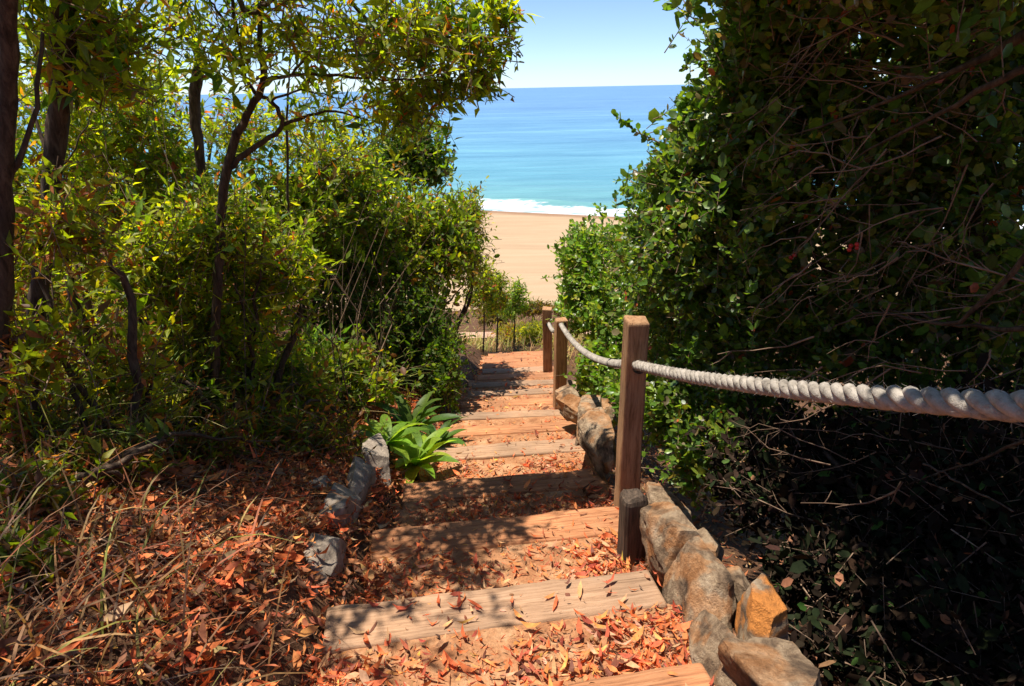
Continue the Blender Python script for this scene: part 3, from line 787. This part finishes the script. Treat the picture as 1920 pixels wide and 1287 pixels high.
plant('tree', 'dark trunk tree standing second from the left edge', 'tree', 204,
      [blob(230, -150, 3.5, 200, 110, .5, 110), (np.array([-1.28, 3.0, 1.5]), np.array([.55, 1.1, .25]), 170), blob(180, 90, 3.6, 110, 110, .4, 110)],  # the world placed lobe is unseen, added to dapple the near left steps
      .085, P_SUN, LANCE, 'sun_leaf', per=9, shell=.3, base=hit(70, 720),
      limbs=[[(60, 760, 3.3, .046), (70, 560, 3.3, .042), (95, 380, 3.3, .042), (112, 200, 3.3, .046), (120, 0, 3.25, .048), (122, -200, 3.2, .04)]])
for (pts, lab) in (([(215, 740, 4.0, .03), (150, 590, 4.0, .027), (120, 470, 4.0, .022), (100, 330, 4.1, .016), (60, 200, 4.2, .008)], 'thin dark stem leaning left beside the dark trunk, the lower of two'),
                   ([(205, 700, 4.3, .025), (170, 580, 4.3, .022), (140, 460, 4.3, .018), (130, 340, 4.3, .012)], 'thin dark stem leaning left behind its twin, the farther of two'),
                   ([(540, 560, 5.6, .012), (541, 400, 5.6, .011), (538, 250, 5.6, .010), (544, 130, 5.5, .007), (545, 30, 5.5, .003)], 'straight thin upright sapling stem in the middle of the left thicket')):
    l = np.array(limb(pts)); b0 = l[0, :3].copy(); l[:, :3] -= b0
    root = tag(empty('sapling', tuple(b0)), lab, 'sapling')
    link('stem', tube_mesh('stem', l, 7, 5, .004, 5), M['bark'], root)
    d_end = l[-1, :3] - l[-2, :3]
    for q in (.55, .75):
        i = int(q * (len(l) - 1)); s0 = l[i, :3]
        link('branch', tube_mesh('branch', [(*s0, l[i, 3] * .5), (*(s0 + np.array([.15, .1, .2])), .004), (*(s0 + np.array([.28, .15, .45])), .002)], 5, 4, .006, 9), M['bark'], root)

def gblob(px, py, rx, ry, rd, n):
    c = hit(px, py); k = axis_depth(c) / FPX
    return (c + np.array([0, 0, ry * k * .6]), np.array([rx * k, rd, ry * k]), n)
P_LOW = [(3, (.15, .20, .02)), (2, (.08, .12, .016)), (2, (.30, .12, .05)), (2, (.17, .08, .04)), (1.2, (.30, .30, .03))]
LB = [
 ('sparse low undergrowth creeping down the left bank into the leaf litter', 315, [gblob(60, 950, 110, 60, .25, 60), gblob(230, 900, 120, 70, .25, 75), gblob(400, 860, 110, 60, .25, 75), gblob(540, 850, 80, 50, .2, 55), gblob(20, 1080, 90, 60, .2, 40)], P_LOW, .06, None),
 ('leafy weed patch beside the left kerb stones', 316, [gblob(610, 860, 70, 45, .2, 60), gblob(640, 830, 60, 40, .2, 50)], P_LOW, .055, None),
 ('wide yellow green shrub bulging at the left side of the lower steps', 301, [blob(760, 450, 8.2, 125, 115, 1.0, 800), blob(835, 440, 8.2, 60, 85, .6, 330), blob(640, 470, 7.9, 130, 130, .9, 700)], P_MID, .07, hit(770, 690)),
 ('shrub with shade put into its dark leaf colour at the foot of the yellow green shrub beside the steps', 302, [blob(795, 620, 7.2, 75, 105, .7, 520), blob(825, 700, 6.6, 38, 65, .35, 170), blob(690, 600, 6.9, 110, 90, .8, 420)], P_DARK, .06, hit(800, 760)),  # dark palette stands in for shade on the side facing the steps
 ('tall loose shrub rising in the centre of the left thicket', 303, [blob(560, 400, 6.8, 150, 120, .9, 460), blob(450, 440, 6.3, 140, 150, .9, 460), blob(650, 350, 7.4, 110, 70, .7, 300)], P_MID, .075, hit(540, 740)),
 ('reddish leaved shrub low in the left thicket', 304, [blob(330, 540, 5.0, 150, 130, .7, 480), blob(230, 450, 5.1, 130, 120, .6, 380), blob(420, 620, 5.0, 110, 80, .5, 240)], P_RED, .075, hit(330, 760)),
 ('tall leafy shrub behind the dark trunks at the far left', 305, [blob(150, 240, 5.8, 190, 220, .9, 460), blob(40, 380, 5.4, 140, 230, .8, 340), blob(280, 380, 5.9, 140, 140, .8, 340), blob(450, 240, 6.6, 130, 90, .6, 150), blob(600, 270, 7.0, 130, 70, .6, 150)], P_SUN, .085, hit(120, 760)),
 ('broad bushy thicket behind the dark trunks low at the far left', 308, [blob(120, 560, 6.6, 260, 130, .9, 900), blob(420, 600, 7.2, 160, 90, .8, 420), blob(-120, 500, 5.6, 160, 200, .8, 300)], P_RED, .085, None),
 ('low reddish shrub on the left bank in front of the dark trunks', 309, [blob(90, 760, 3.5, 130, 90, .4, 110), blob(230, 820, 3.6, 110, 60, .35, 70)], P_RED, .07, None),
 ('low mixed green and red shrub in the middle of the left bank', 310, [blob(470, 740, 4.9, 110, 70, .4, 150), blob(580, 760, 5.0, 70, 50, .3, 70)], P_RED, .07, None),
 ('bright yellow green shrub in front of the forked trunks', 311, [blob(400, 420, 4.1, 130, 100, .4, 210), blob(270, 480, 4.0, 130, 120, .4, 200), blob(500, 500, 4.4, 120, 110, .4, 210), blob(380, 600, 4.1, 150, 90, .4, 190)], P_SUN, .075, None),
 ('leafy low shrub at the left edge in front of the dark trunks', 312, [blob(130, 420, 3.0, 90, 110, .3, 60), blob(60, 640, 2.8, 110, 90, .3, 60), blob(220, 680, 3.2, 110, 80, .3, 70)], P_RED, .07, None),
 ('dense undergrowth shrub between the bank and the broad leaved plants', 313, [blob(620, 700, 5.4, 130, 80, .4, 320), blob(500, 690, 4.6, 120, 80, .4, 210), blob(340, 720, 3.9, 130, 70, .35, 150)], P_MID, .065, None),
 ('straggly low shrub on the left bank just above the leaf litter', 314, [blob(450, 770, 4.0, 150, 60, .3, 110), blob(250, 790, 3.4, 130, 70, .3, 80), blob(70, 830, 2.8, 120, 80, .3, 60), blob(560, 770, 4.6, 90, 55, .3, 80)], P_RED, .065, None),
 ('dark green small tree top against the sea left of the gap', 306, [blob(775, 270, 9.5, 55, 55, .6, 260), blob(715, 300, 9.5, 50, 45, .5, 160), blob(800, 310, 9.3, 50, 30, .4, 140)], P_DARK, .08, hit(770, 600)),
 ('yellowish shrub tip at the right end of the left thicket', 307, [blob(878, 400, 8.8, 34, 55, .4, 150), blob(885, 480, 9.2, 24, 70, .4, 110)], P_SUN, .07, hit(880, 660)),
]
for lab, sd, bl, pal, sz, base in LB:
    for c_, r_, n_ in bl: c_[2] = max(c_[2], float(ground_h(c_[0], c_[1])) + .75 * r_[2])
    if sd in (303, 305, 311): bl = [(c_, r_, int(n_ * .78)) for c_, r_, n_ in bl]
    c = bl[0][0]; bx = min(c[0], -1.15); base = np.array([bx, c[1], float(ground_h(bx, c[1]))])
    plant('shrub', lab, 'shrub', sd, bl, sz, pal, OVAL2 if pal in (P_MID, P_DARK) else LANCE, 'sun_leaf', base=base, auto=6, per=13, shell=.3, L=(.2, .65), loose=.26)

# ---- far small trees and low growth beyond the foot of the stairs
for k, (px, bpy_, cpy, d, rx, ry, pal, lab) in enumerate((
        (905, 640, 535, 12.2, 30, 55, P_SUN, 'small yellowing tree at the foot of the steps, hidden half behind the thicket'),
        (930, 645, 550, 12.8, 28, 42, P_SUN, 'small golden tree with a thin dark trunk at the foot of the steps'),
        (962, 625, 562, 13.6, 32, 30, P_RIGHT_L, 'small green tree with a round crown farthest right at the foot of the steps'))):
    b0 = at(px, bpy_, d); b0[2] = ground_h(b0[0], b0[1]) - .05
    plant('small_tree', lab, 'tree', 401 + k, [blob(px, cpy, d, rx, ry, .35, 120), blob(px + 9, cpy - 20, d, rx * .5, ry * .6, .25, 35), blob(px - 12, cpy + 22, d - .2, rx * .7, ry * .45, .3, 50), blob(px + 14, cpy + 12, d + .2, rx * .6, ry * .4, .3, 35)], .085, pal, LANCE, 'sun_leaf', base=b0, per=8, shell=.2,
          world_limbs=[[(*b0, .02), (*(b0 * .5 + at(px + 5, cpy, d) * .5), .015), (*at(px, cpy, d), .008)]], group='small trees at the foot of the steps')
for k, (px, py, d, rx, ry, pal, lab) in enumerate((
        (960, 625, 14.6, 40, 14, [(3, (.30, .27, .03)), (2, (.16, .18, .03)), (1, (.3, .14, .05))], 'low yellow bush below the last step'),
        (1000, 620, 14.2, 30, 16, [(3, (.30, .30, .03)), (2, (.18, .22, .03))], 'low lime green bush beside the farthest rope post'),
        (1000, 578, 23, 36, 12, [(3, (.13, .10, .03)), (2, (.18, .11, .04)), (1, (.12, .13, .03))], 'brown olive scrub patch at the edge of the beach'),
        (1060, 580, 24, 30, 14, [(3, (.13, .10, .03)), (2, (.18, .11, .04)), (1, (.12, .13, .03))], 'brown scrub patch at the beach edge behind the farthest post'),
        (930, 590, 22, 40, 16, [(3, (.12, .12, .03)), (2, (.18, .12, .04))], 'olive scrub patch behind the small trees'),
        (1030, 650, 13.2, 16, 14, [(3, (.25, .22, .04)), (2, (.2, .1, .04))], 'little dry bush at the bottom of the farthest rope post'))):
    c = at(px, py, d); base = np.array([c[0], c[1], float(ground_h(c[0], c[1]))])
    plant('low_bush', lab, 'bush', 451 + k, [blob(px, py, d, rx, ry, .5, 150)], .10 if d < 18 else .16, pal, LANCE, 'sun_leaf', base=base, per=8, shell=.1, L=(.15, .4), auto=3)

# ---- broad leaved plants beside the steps
def rosette(name, label, px, py, d, n, L, w, seed, pal, tilt=(.25, 1.1), cat='plant', group=None, lift=.1):
    rng = np.random.default_rng(seed)
    b0 = at(px, py, d); b0[2] = ground_h(b0[0], b0[1]) + lift
    root = tag(empty(name, tuple(b0)), label, cat, group)
    nseg = 9
    for k in range(n):
        az = k * 2.39996 + rng.uniform(-.25, .25); el = tilt[1] - (tilt[1] - tilt[0]) * (k / n) ** .8 + rng.uniform(-.12, .12)
        ll = L * rng.uniform(.75, 1.1)
        t = np.linspace(0, 1, nseg)
        ca, sa = math.cos(az), math.sin(az)
        e = el - 1.0 * t ** 1.6 * (1.2 - .6 * k / n)
        dr = np.concatenate([[0], np.cumsum(np.cos(e[:-1]) * ll / (nseg - 1))]); dz = np.concatenate([[0], np.cumsum(np.sin(e[:-1]) * ll / (nseg - 1))])
        wd = w * np.sin(np.pi * np.clip(t * .93 + .06, 0, 1)) ** .75 * (1 - .25 * t); wd[-1] = .001
        fold = .35 * wd
        twist = rng.uniform(-.5, .5)
        V = []
        for i in range(nseg):
            sx, sy = -sa, ca
            c_, s_ = math.cos(twist * t[i]), math.sin(twist * t[i])
            for q, f in ((-1, 1), (0, 0), (1, 1)):
                V.append((ca * dr[i] + sx * wd[i] * q * c_, sa * dr[i] + sy * wd[i] * q * c_, dz[i] + fold[i] * f + s_ * wd[i] * q))
        F = [[i * 3 + j, i * 3 + j + 1, i * 3 + 4 + j, i * 3 + 3 + j] for i in range(nseg - 1) for j in range(2)]
        c = pick_colors(rng, 1, pal, .2)
        link('leaf', np_mesh('leaf', np.array(V), np.array(F), np.repeat(c, len(V), 0), smooth=True), M['broad_leaf'], root)
    link('stem', tube_mesh('stem', [(0, 0, -.3, .018), (0, 0, -.12, .016), (0, 0, .02, .012)], 7, 3), M['bark'], root)
    return root
PB = [(3, (.20, .33, .03)), (2, (.28, .40, .04)), (1, (.13, .24, .03))]
PBd = [(3, (.08, .15, .022)), (2, (.05, .11, .018))]
rosette('broad_leaf_plant', 'bright green broad leaved plant at the left edge of the steps', 775, 800, 4.6, 16, .40, .058, 1, PB, lift=.14)
rosette('broad_leaf_plant', 'bright green rosette with drooping leaves left of the brighter broad leaved plant', 725, 812, 4.5, 14, .36, .05, 2, PB, (0, .9), lift=.14)
rosette('broad_leaf_plant', 'dark green upright broad leaved plant in shade behind the bright green ones', 765, 735, 5.2, 16, .46, .055, 3, PBd, (.4, 1.3), lift=.14)
rosette('broad_leaf_plant', 'dark broad leaved plant next to the shaded shrub', 815, 745, 5.5, 12, .38, .045, 4, PBd, (.3, 1.1), lift=.1)
rosette('broad_leaf_plant', 'dark long leaved plant low on the left bank', 290, 760, 3.7, 12, .36, .03, 5, PBd, (.1, 1.0))
rosette('broad_leaf_plant', 'long leaved plant on the left bank beside the dark stems', 390, 690, 4.2, 14, .38, .028, 6, PBd + [(1, (.14, .22, .03))], (.1, 1.0))
# leafy green sprout
plant('leafy_sprout', 'light green leafy sprout lit by the sun in the middle of the left bank', 'plant', 501, [blob(590, 650, 5.6, 60, 45, .3, 46), blob(640, 690, 5.5, 50, 40, .3, 30)], .13,
      [(3, (.16, .27, .05)), (1, (.08, .17, .03))], leaf_lance(.12), 'sun_leaf', base=hit(610, 760), per=9, shell=.1, auto=4, spread=.7, up=.8)
# twig that sticks out over the sea from the right shrub
rng = np.random.default_rng(77)
l = np.array(limb([(1270, 290, 4.7, .006), (1225, 262, 4.7, .005), (1190, 246, 4.7, .004), (1158, 218, 4.7, .002)])); sp = smooth_path(l, 8)
b0 = sp[0, :3].copy()
root = tag(empty('twig_sprig', tuple(b0)), 'leafy twig poking left over the sea from the right shrub', 'twig')
ln_ = l.copy(); ln_[:, :3] -= b0
link('stem', tube_mesh('stem', ln_, 5, 5), M['twig'], root)
P = sp[6:, :3] - b0; P = np.repeat(P, 2, 0) + rng.normal(0, .006, (2 * len(P), 3)); A = norm(np.gradient(sp[6:, :3], axis=0)); A = np.repeat(A, 2, 0)
side = rng.normal(size=P.shape)
V, F, Cc = instance_leaves(OVAL, P, A * .5 + side * .7 + UP * .2, UP + .6 * rng.normal(size=P.shape), rng.uniform(.035, .06, len(P)), pick_colors(rng, len(P), P_RIGHT))
link('leaves', np_mesh('leaves', V, F, Cc), M['berry_leaf'], root)['kind'] = 'stuff'

# red berries in the right shrub
for (px, py, d, lab) in ((1606, 458, 3.1, 'red berry cluster glowing in the dark right shrub'), (1487, 474, 3.5, 'small orange red berry pair in the right shrub, left of the brighter red cluster')):
    rng = np.random.default_rng(int(px)); b0 = at(px, py, d)
    root = tag(empty('berry_cluster', tuple(b0)), lab, 'berries')
    for k in range(4 if px > 1550 else 2):
        bmh = bmesh.new(); bmesh.ops.create_icosphere(bmh, subdivisions=2, radius=.011)
        me = bpy.data.meshes.new('berry'); bmh.to_mesh(me); bmh.free()
        a = me.attributes.new('col', 'FLOAT_COLOR', 'POINT'); a.data.foreach_set('color', np.tile(np.array([.55, .03, .02, 1], np.float32), len(me.vertices)))
        o = link('berry', me, M['berry'], root); o.location = rng.normal(0, .014, 3)
    link('stalk', tube_mesh('stalk', [(0, 0, .08, .002), (.01, .01, .04, .002), (0, 0, 0, .002)], 5, 3), M['twig'], root)

# dead twigs inside the right shrub
rng = np.random.default_rng(31)
A_, B_, RA_ = [], [], []
for k in range(150):
    px = rng.uniform(1480, 1980); py = rng.uniform(-20, 560) if k % 3 else rng.uniform(560, 1150)
    d = rng.uniform(2.4, 3.4) if py < 560 else rng.uniform(2.0, 3.0)
    ln = rng.uniform(80, 280); an = rad(rng.normal(27 if py < 560 else 5, 24))
    p0 = at(px, py, d); p1 = at(px - ln * math.cos(an), py + ln * math.sin(an), d + rng.uniform(.0, .5))
    if p1[0] < .9 or min(p0[2] - ground_h(p0[0], p0[1]), p1[2] - ground_h(p1[0], p1[1])) < .05: continue
    L_ = np.linalg.norm(p1 - p0); r0 = rng.uniform(.0025, .006); m_ = 6
    bend = rng.normal(0, .10 * L_, 3)
    pts = [p0 + (p1 - p0) * (i / m_) + bend * math.sin(math.pi * i / m_) + rng.normal(0, .012 * L_, 3) for i in range(m_ + 1)]
    for i in range(m_):
        A_.append(pts[i]); B_.append(pts[i + 1]); RA_.append(r0 * (1 - .7 * i / m_))
        if i > 0 and rng.uniform() < .6:
            dv = (pts[i + 1] - pts[i]); dv = dv / np.linalg.norm(dv)
            q = pts[i]; fl = rng.uniform(.12, .35) * L_; dr = norm(dv + .7 * rng.normal(size=3))
            q1 = q + dr * fl * .5; q2 = q1 + norm(dr + .35 * rng.normal(size=3)) * fl * .5
            A_ += [q, q1]; B_ += [q1, q2]; RA_ += [r0 * .5, r0 * .35]
V, F = thin_tubes(np.array(A_), np.array(B_), np.array(RA_), np.array(RA_) * .78)
tag(link('dead_twigs', np_mesh('dead_twigs', V, F), M['twig']), 'bare grey brown twigs inside the large right shrub', 'twigs', kind='stuff')

# ------------------------------------------------------------------ leaf litter
P_LIT = [(5, (.68, .16, .055)), (4, (.72, .27, .09)), (3, (.55, .30, .16)), (2.5, (.38, .085, .045)), (.35, (.60, .38, .08)), (1.6, (.18, .07, .04))]
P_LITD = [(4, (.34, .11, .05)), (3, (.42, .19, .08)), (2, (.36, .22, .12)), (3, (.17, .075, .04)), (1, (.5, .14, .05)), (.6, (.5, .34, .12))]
CURL = leaf_curl(.10, .22)
def scatter(rng, P, size, pal, up=.75):
    n = len(P)
    az = rng.uniform(0, 6.283, n)
    A = np.stack([np.cos(az), np.sin(az), rng.normal(0, .22, n)], 1)
    N = UP * up + .45 * rng.normal(size=(n, 3)); N[:, 2] = np.abs(N[:, 2])
    return instance_leaves(CURL, P, A, N, size * np.clip(rng.lognormal(-.15, .42, n), .25, 1.9), pick_colors(rng, n, pal, .4), wvar=rng.uniform(.4, 1.7, n), zvar=rng.normal(.8, 1.1, n))

rng = np.random.default_rng(900)
pts, big = [], []
for (i, y, z, sk_r, D, py_, psk) in TREADS:
    if i < 2: continue
    n = 5200 if i < 9 else 1100
    u = rng.uniform(float(xl(y)) - .14, XR + .03, n); w = rng.beta(1.2, 1.5, n)
    y0 = py_ + .01 + u * math.tan(rad(psk)); y1 = y - D + u * math.tan(sk_r)
    yy = y0 + (y1 - y0) * w
    dens = .55 + .6 * fbm(u * 3, yy * 3, 60 + i) + .5 * np.clip((u - .25) / .3, 0, 1) + .6 * np.clip((-.2 - u) / .4, 0, 1) + .35 * np.clip((.45 - w) / .45, 0, 1)
    if i >= 9: dens *= .5
    if i in (7, 8): dens *= .8
    keep = rng.uniform(0, 1.25, n) < dens
    zz = z - .006 + .02 * (1 - w) ** 2 + rng.exponential(.008, n)
    pts.append(np.stack([u, yy, zz], 1)[keep])
    # a few on the planks
    m_ = 40 if i < 9 else 10
    u = rng.uniform(float(xl(y)), XR, m_); yy = y - rng.uniform(0.02, D, m_) + u * math.tan(sk_r)
    pts.append(np.stack([u, yy, np.full(m_, z + .008)], 1))
P = np.concatenate(pts)
V, F, Cc = scatter(rng, P, .046, P_LIT)
k_ = rng.uniform(0, 1, len(P)) < .5
Pd = np.repeat(P[k_], 2, 0); Pd[:, :2] += rng.normal(0, .05, (len(Pd), 2)); Pd[:, 2] -= .004
V2, F2, C2 = scatter(rng, Pd, .017, [(3, (.30, .13, .06)), (2, (.20, .12, .08)), (2, (.46, .28, .16)), (1, (.10, .05, .03))])
V, F, Cc = merge([(V, F, Cc), (V2, F2, C2)])
tag(link('leaf_litter', np_mesh('leaf_litter', V, F, Cc), M['litter']), 'orange red fallen leaves strewn over the steps', 'leaves', kind='stuff')

# the 300 largest leaves on the nearest steps, each its own object
tm = []
for k in range(14):
    c = pick_colors(rng, 1, P_LIT, .2)
    V, F, Cc = instance_leaves(leaf_curl(rng.uniform(.07, .15), rng.uniform(.1, .45)), np.zeros((1, 3)), np.array([[1., 0, 0]]), np.array([[0, 0, 1.]]), np.array([1.0]), c)
    tm.append(np_mesh('fallen_leaf', V - np.array([.5, 0, 0]), F, Cc)); tm[-1].materials.append(M['litter'])
near_t = [t for t in TREADS if 4 <= t[0] <= 7]
for k in range(300):
    (i, y, z, sk_r, D, py_, psk) = near_t[rng.choice(len(near_t), p=[.3, .33, .23, .14])]
    u = rng.uniform(XL, XR) if rng.uniform() < .5 else (rng.uniform(.1, XR) if rng.uniform() < .5 else rng.uniform(XL, -.2))
    w = rng.uniform(0, 1)
    onp = rng.uniform() < .10
    yy = (y - rng.uniform(.02, D) + u * math.tan(sk_r)) if onp else py_ + .02 + u * math.tan(rad(psk)) + w * (y - D - py_ - .02 + u * (math.tan(sk_r) - math.tan(rad(psk))))
    o = link('fallen_leaf', tm[k % 14])
    o.location = (u, yy, z + (.012 if onp else .02 + .012 * (1 - w)))
    o.rotation_euler = (rng.normal(0, .2), rng.normal(0, .15), rng.uniform(0, 6.28))
    s_ = rng.uniform(.045, .085); o.scale = (s_, s_, s_)
    tag(o, 'single dry orange red fallen leaf on the nearest steps', 'leaf', 'fallen leaves on the nearest steps')

# left bank litter, right bank litter
n = 50000
x = XL - .05 - rng.gamma(1.6, .62, n); y = .6 + 7.5 * rng.beta(1.1, 1.7, n)
x[::5] = xl(y[::5]) + .1 - rng.uniform(0, .7, len(x[::5]))
k_ = rng.uniform(0, 1, n) < (.75 + .5 * fbm(x * 1.6, y * 1.6, 71)); x, y = x[k_], y[k_]
P = np.stack([x, y, ground_h(x, y) + .004 + rng.exponential(.02, len(x))], 1)
V, F, Cc = scatter(rng, P, .052, P_LITD + [(6, (.66, .16, .055)), (4, (.70, .27, .09))], .5)
tag(link('bank_litter', np_mesh('bank_litter', V, F, Cc), M['litter']), 'red brown dead leaves covering the left bank', 'leaves', kind='stuff')
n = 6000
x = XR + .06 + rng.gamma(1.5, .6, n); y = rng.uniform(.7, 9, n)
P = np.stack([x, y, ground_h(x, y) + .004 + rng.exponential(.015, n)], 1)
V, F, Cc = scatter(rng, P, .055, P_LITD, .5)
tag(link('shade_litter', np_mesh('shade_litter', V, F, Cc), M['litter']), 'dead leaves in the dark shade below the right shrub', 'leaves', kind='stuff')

# ------------------------------------------------------------------ dry grass and twigs
def blades(rng, base, az, el, L, w, col, bend):
    """curved ribbons; base (n,3)"""
    n = len(base); ns = 6
    t = np.linspace(0, 1, ns)
    X = np.zeros((n, ns, 2, 3))
    h = np.stack([np.cos(az), np.sin(az), np.zeros(n)], 1); sd_ = np.stack([-np.sin(az), np.cos(az), np.zeros(n)], 1)
    p = base.copy()
    for i in range(ns):
        e = el - bend * t[i] ** 1.3
        ww = (w * (1 - t[i] ** 2) + .0004)[:, None]
        X[:, i, 0] = p - sd_ * ww; X[:, i, 1] = p + sd_ * ww + np.array([0, 0, 1]) * ww * .4
        p = p + (h * np.cos(e)[:, None] + UP * np.sin(e)[:, None]) * (L / (ns - 1))[:, None]
    b_ = (np.arange(n) * ns * 2)[:, None, None]
    q = np.array([[2 * i, 2 * i + 1, 2 * i + 3, 2 * i + 2] for i in range(ns - 1)])[None]
    return X.reshape(-1, 3), (b_ + q).reshape(-1, 4), np.repeat(col, ns * 2, 0)
P_STRAW = [(1.5, (.36, .22, .08)), (3, (.24, .12, .045)), (3, (.13, .065, .03)), (1.5, (.20, .18, .04)), (1, (.34, .12, .05))]
P_GGRASS = [(3, (.13, .17, .03)), (2, (.22, .22, .05)), (2, (.32, .24, .09)), (1, (.08, .12, .02))]
def tufts(rng, spots, n, L, pal, w=.0022, aim=None, spread=.9):
    out = []
    for (px, py) in spots:
        c = hit(px, py)
        b_ = c + np.stack([rng.normal(0, .09, n), rng.normal(0, .09, n), np.zeros(n)], 1); b_[:, 2] = ground_h(b_[:, 0], b_[:, 1]) - .01
        az = rng.uniform(0, 6.283, n) if aim is None else rng.normal(aim, spread, n)
        out.append(blades(rng, b_, az, rng.uniform(.35, 1.35, n), L * rng.uniform(.45, 1.15, n), w * rng.uniform(.6, 1.4, n), pick_colors(rng, n, pal, .25), rng.uniform(.3, 1.7, n)))
    return merge(out)
rng = np.random.default_rng(555)
spots = [(rng.uniform(-60, 420), rng.uniform(1000, 1330)) for _ in range(17)] + [(rng.uniform(0, 560), rng.uniform(820, 1050)) for _ in range(8)] + [(-80, 1200), (40, 1290), (150, 1320)]
V, F, Cc = tufts(rng, spots, 9, .48, P_STRAW, w=.003)
tag(link('dry_grass', np_mesh('dry_grass', V, F, Cc), M['straw']), 'dry straw coloured grass on the lower left bank', 'grass', kind='stuff')
spots = [(rng.uniform(380, 690), rng.uniform(720, 800)) for _ in range(12)] + [(rng.uniform(80, 420), rng.uniform(760, 900)) for _ in range(8)]
V, F, Cc = tufts(rng, spots, 40, .75, P_GGRASS, w=.0038)
tag(link('green_grass', np_mesh('green_grass', V, F, Cc), M['straw']), 'long arching green and straw grass below the left thicket', 'grass', kind='stuff')
# low weeds beyond the last step and along the edges
n = 2600
x = np.concatenate([rng.uniform(-1.6, 1.6, n // 2), rng.uniform(-6, 4, n // 2)]); y = np.concatenate([rng.uniform(11.7, 15.5, n // 2), rng.uniform(12, 30, n // 2)])
k_ = ~((y > 16.2) & (y < 19.6)); x, y = x[k_], y[k_]
b_ = np.stack([x, y, ground_h(x, y)], 1); n = len(x)
V, F, Cc = blades(rng, b_, rng.uniform(0, 6.28, n), rng.uniform(.5, 1.4, n), rng.uniform(.12, .4, n), np.full(n, .007), pick_colors(rng, n, [(3, (.42, .36, .10)), (2, (.40, .22, .09)), (2, (.24, .26, .05))], .25), rng.uniform(.2, 1.2, n))
tag(link('dry_weeds', np_mesh('dry_weeds', V, F, Cc), M['straw']), 'yellow dry weeds beyond the last step', 'grass', kind='stuff')
# fallen twigs on the left bank
n = 420
x = XL - .1 - rng.gamma(1.6, .7, n); y = rng.uniform(.8, 7, n)
p0 = np.stack([x, y, ground_h(x, y) + rng.uniform(.01, .05, n)], 1)
az = rng.uniform(0, 6.28, n); ln = rng.uniform(.12, .6, n)
p1 = p0 + np.stack([np.cos(az) * ln, np.sin(az) * ln, np.zeros(n)], 1); p1[:, 2] = ground_h(p1[:, 0], p1[:, 1]) + rng.uniform(.01, .12, n)
k_ = p1[:, 0] < XL - .02
V, F = thin_tubes(p0[k_], p1[k_], rng.uniform(.0018, .0045, k_.sum()), rng.uniform(.001, .002, k_.sum()))
tag(link('fallen_twigs', np_mesh('fallen_twigs', V, F), M['twig']), 'thin dry twigs lying on the left bank', 'twigs', kind='stuff')

# thin woody stems rising through the left thicket
n = 240
x = rng.uniform(-5.2, -1.1, n); y = rng.uniform(3.6, 9.0, n)
k_ = x < -1.0 - .12 * (y - 3.6) * 0; x, y = x[k_], y[k_]; n = len(x)
p0 = np.stack([x, y, ground_h(x, y) - .03], 1)
p1 = p0 + np.stack([rng.normal(0, .18, n), rng.normal(0, .15, n), rng.uniform(.5, 1.1, n)], 1)
p2 = p1 + np.stack([rng.normal(.05, .25, n), rng.normal(0, .2, n), rng.uniform(.3, .9, n)], 1)
r_ = rng.uniform(.003, .009, n)
V, F = thin_tubes(np.concatenate([p0, p1]), np.concatenate([p1, p2]), np.concatenate([r_, r_ * .7]), np.concatenate([r_ * .7, np.full(n, .0015)]))
tag(link('thicket_stems', np_mesh('thicket_stems', V, F), M['twig']), 'thin woody brown stems rising through the left thicket', 'stems', kind='stuff')
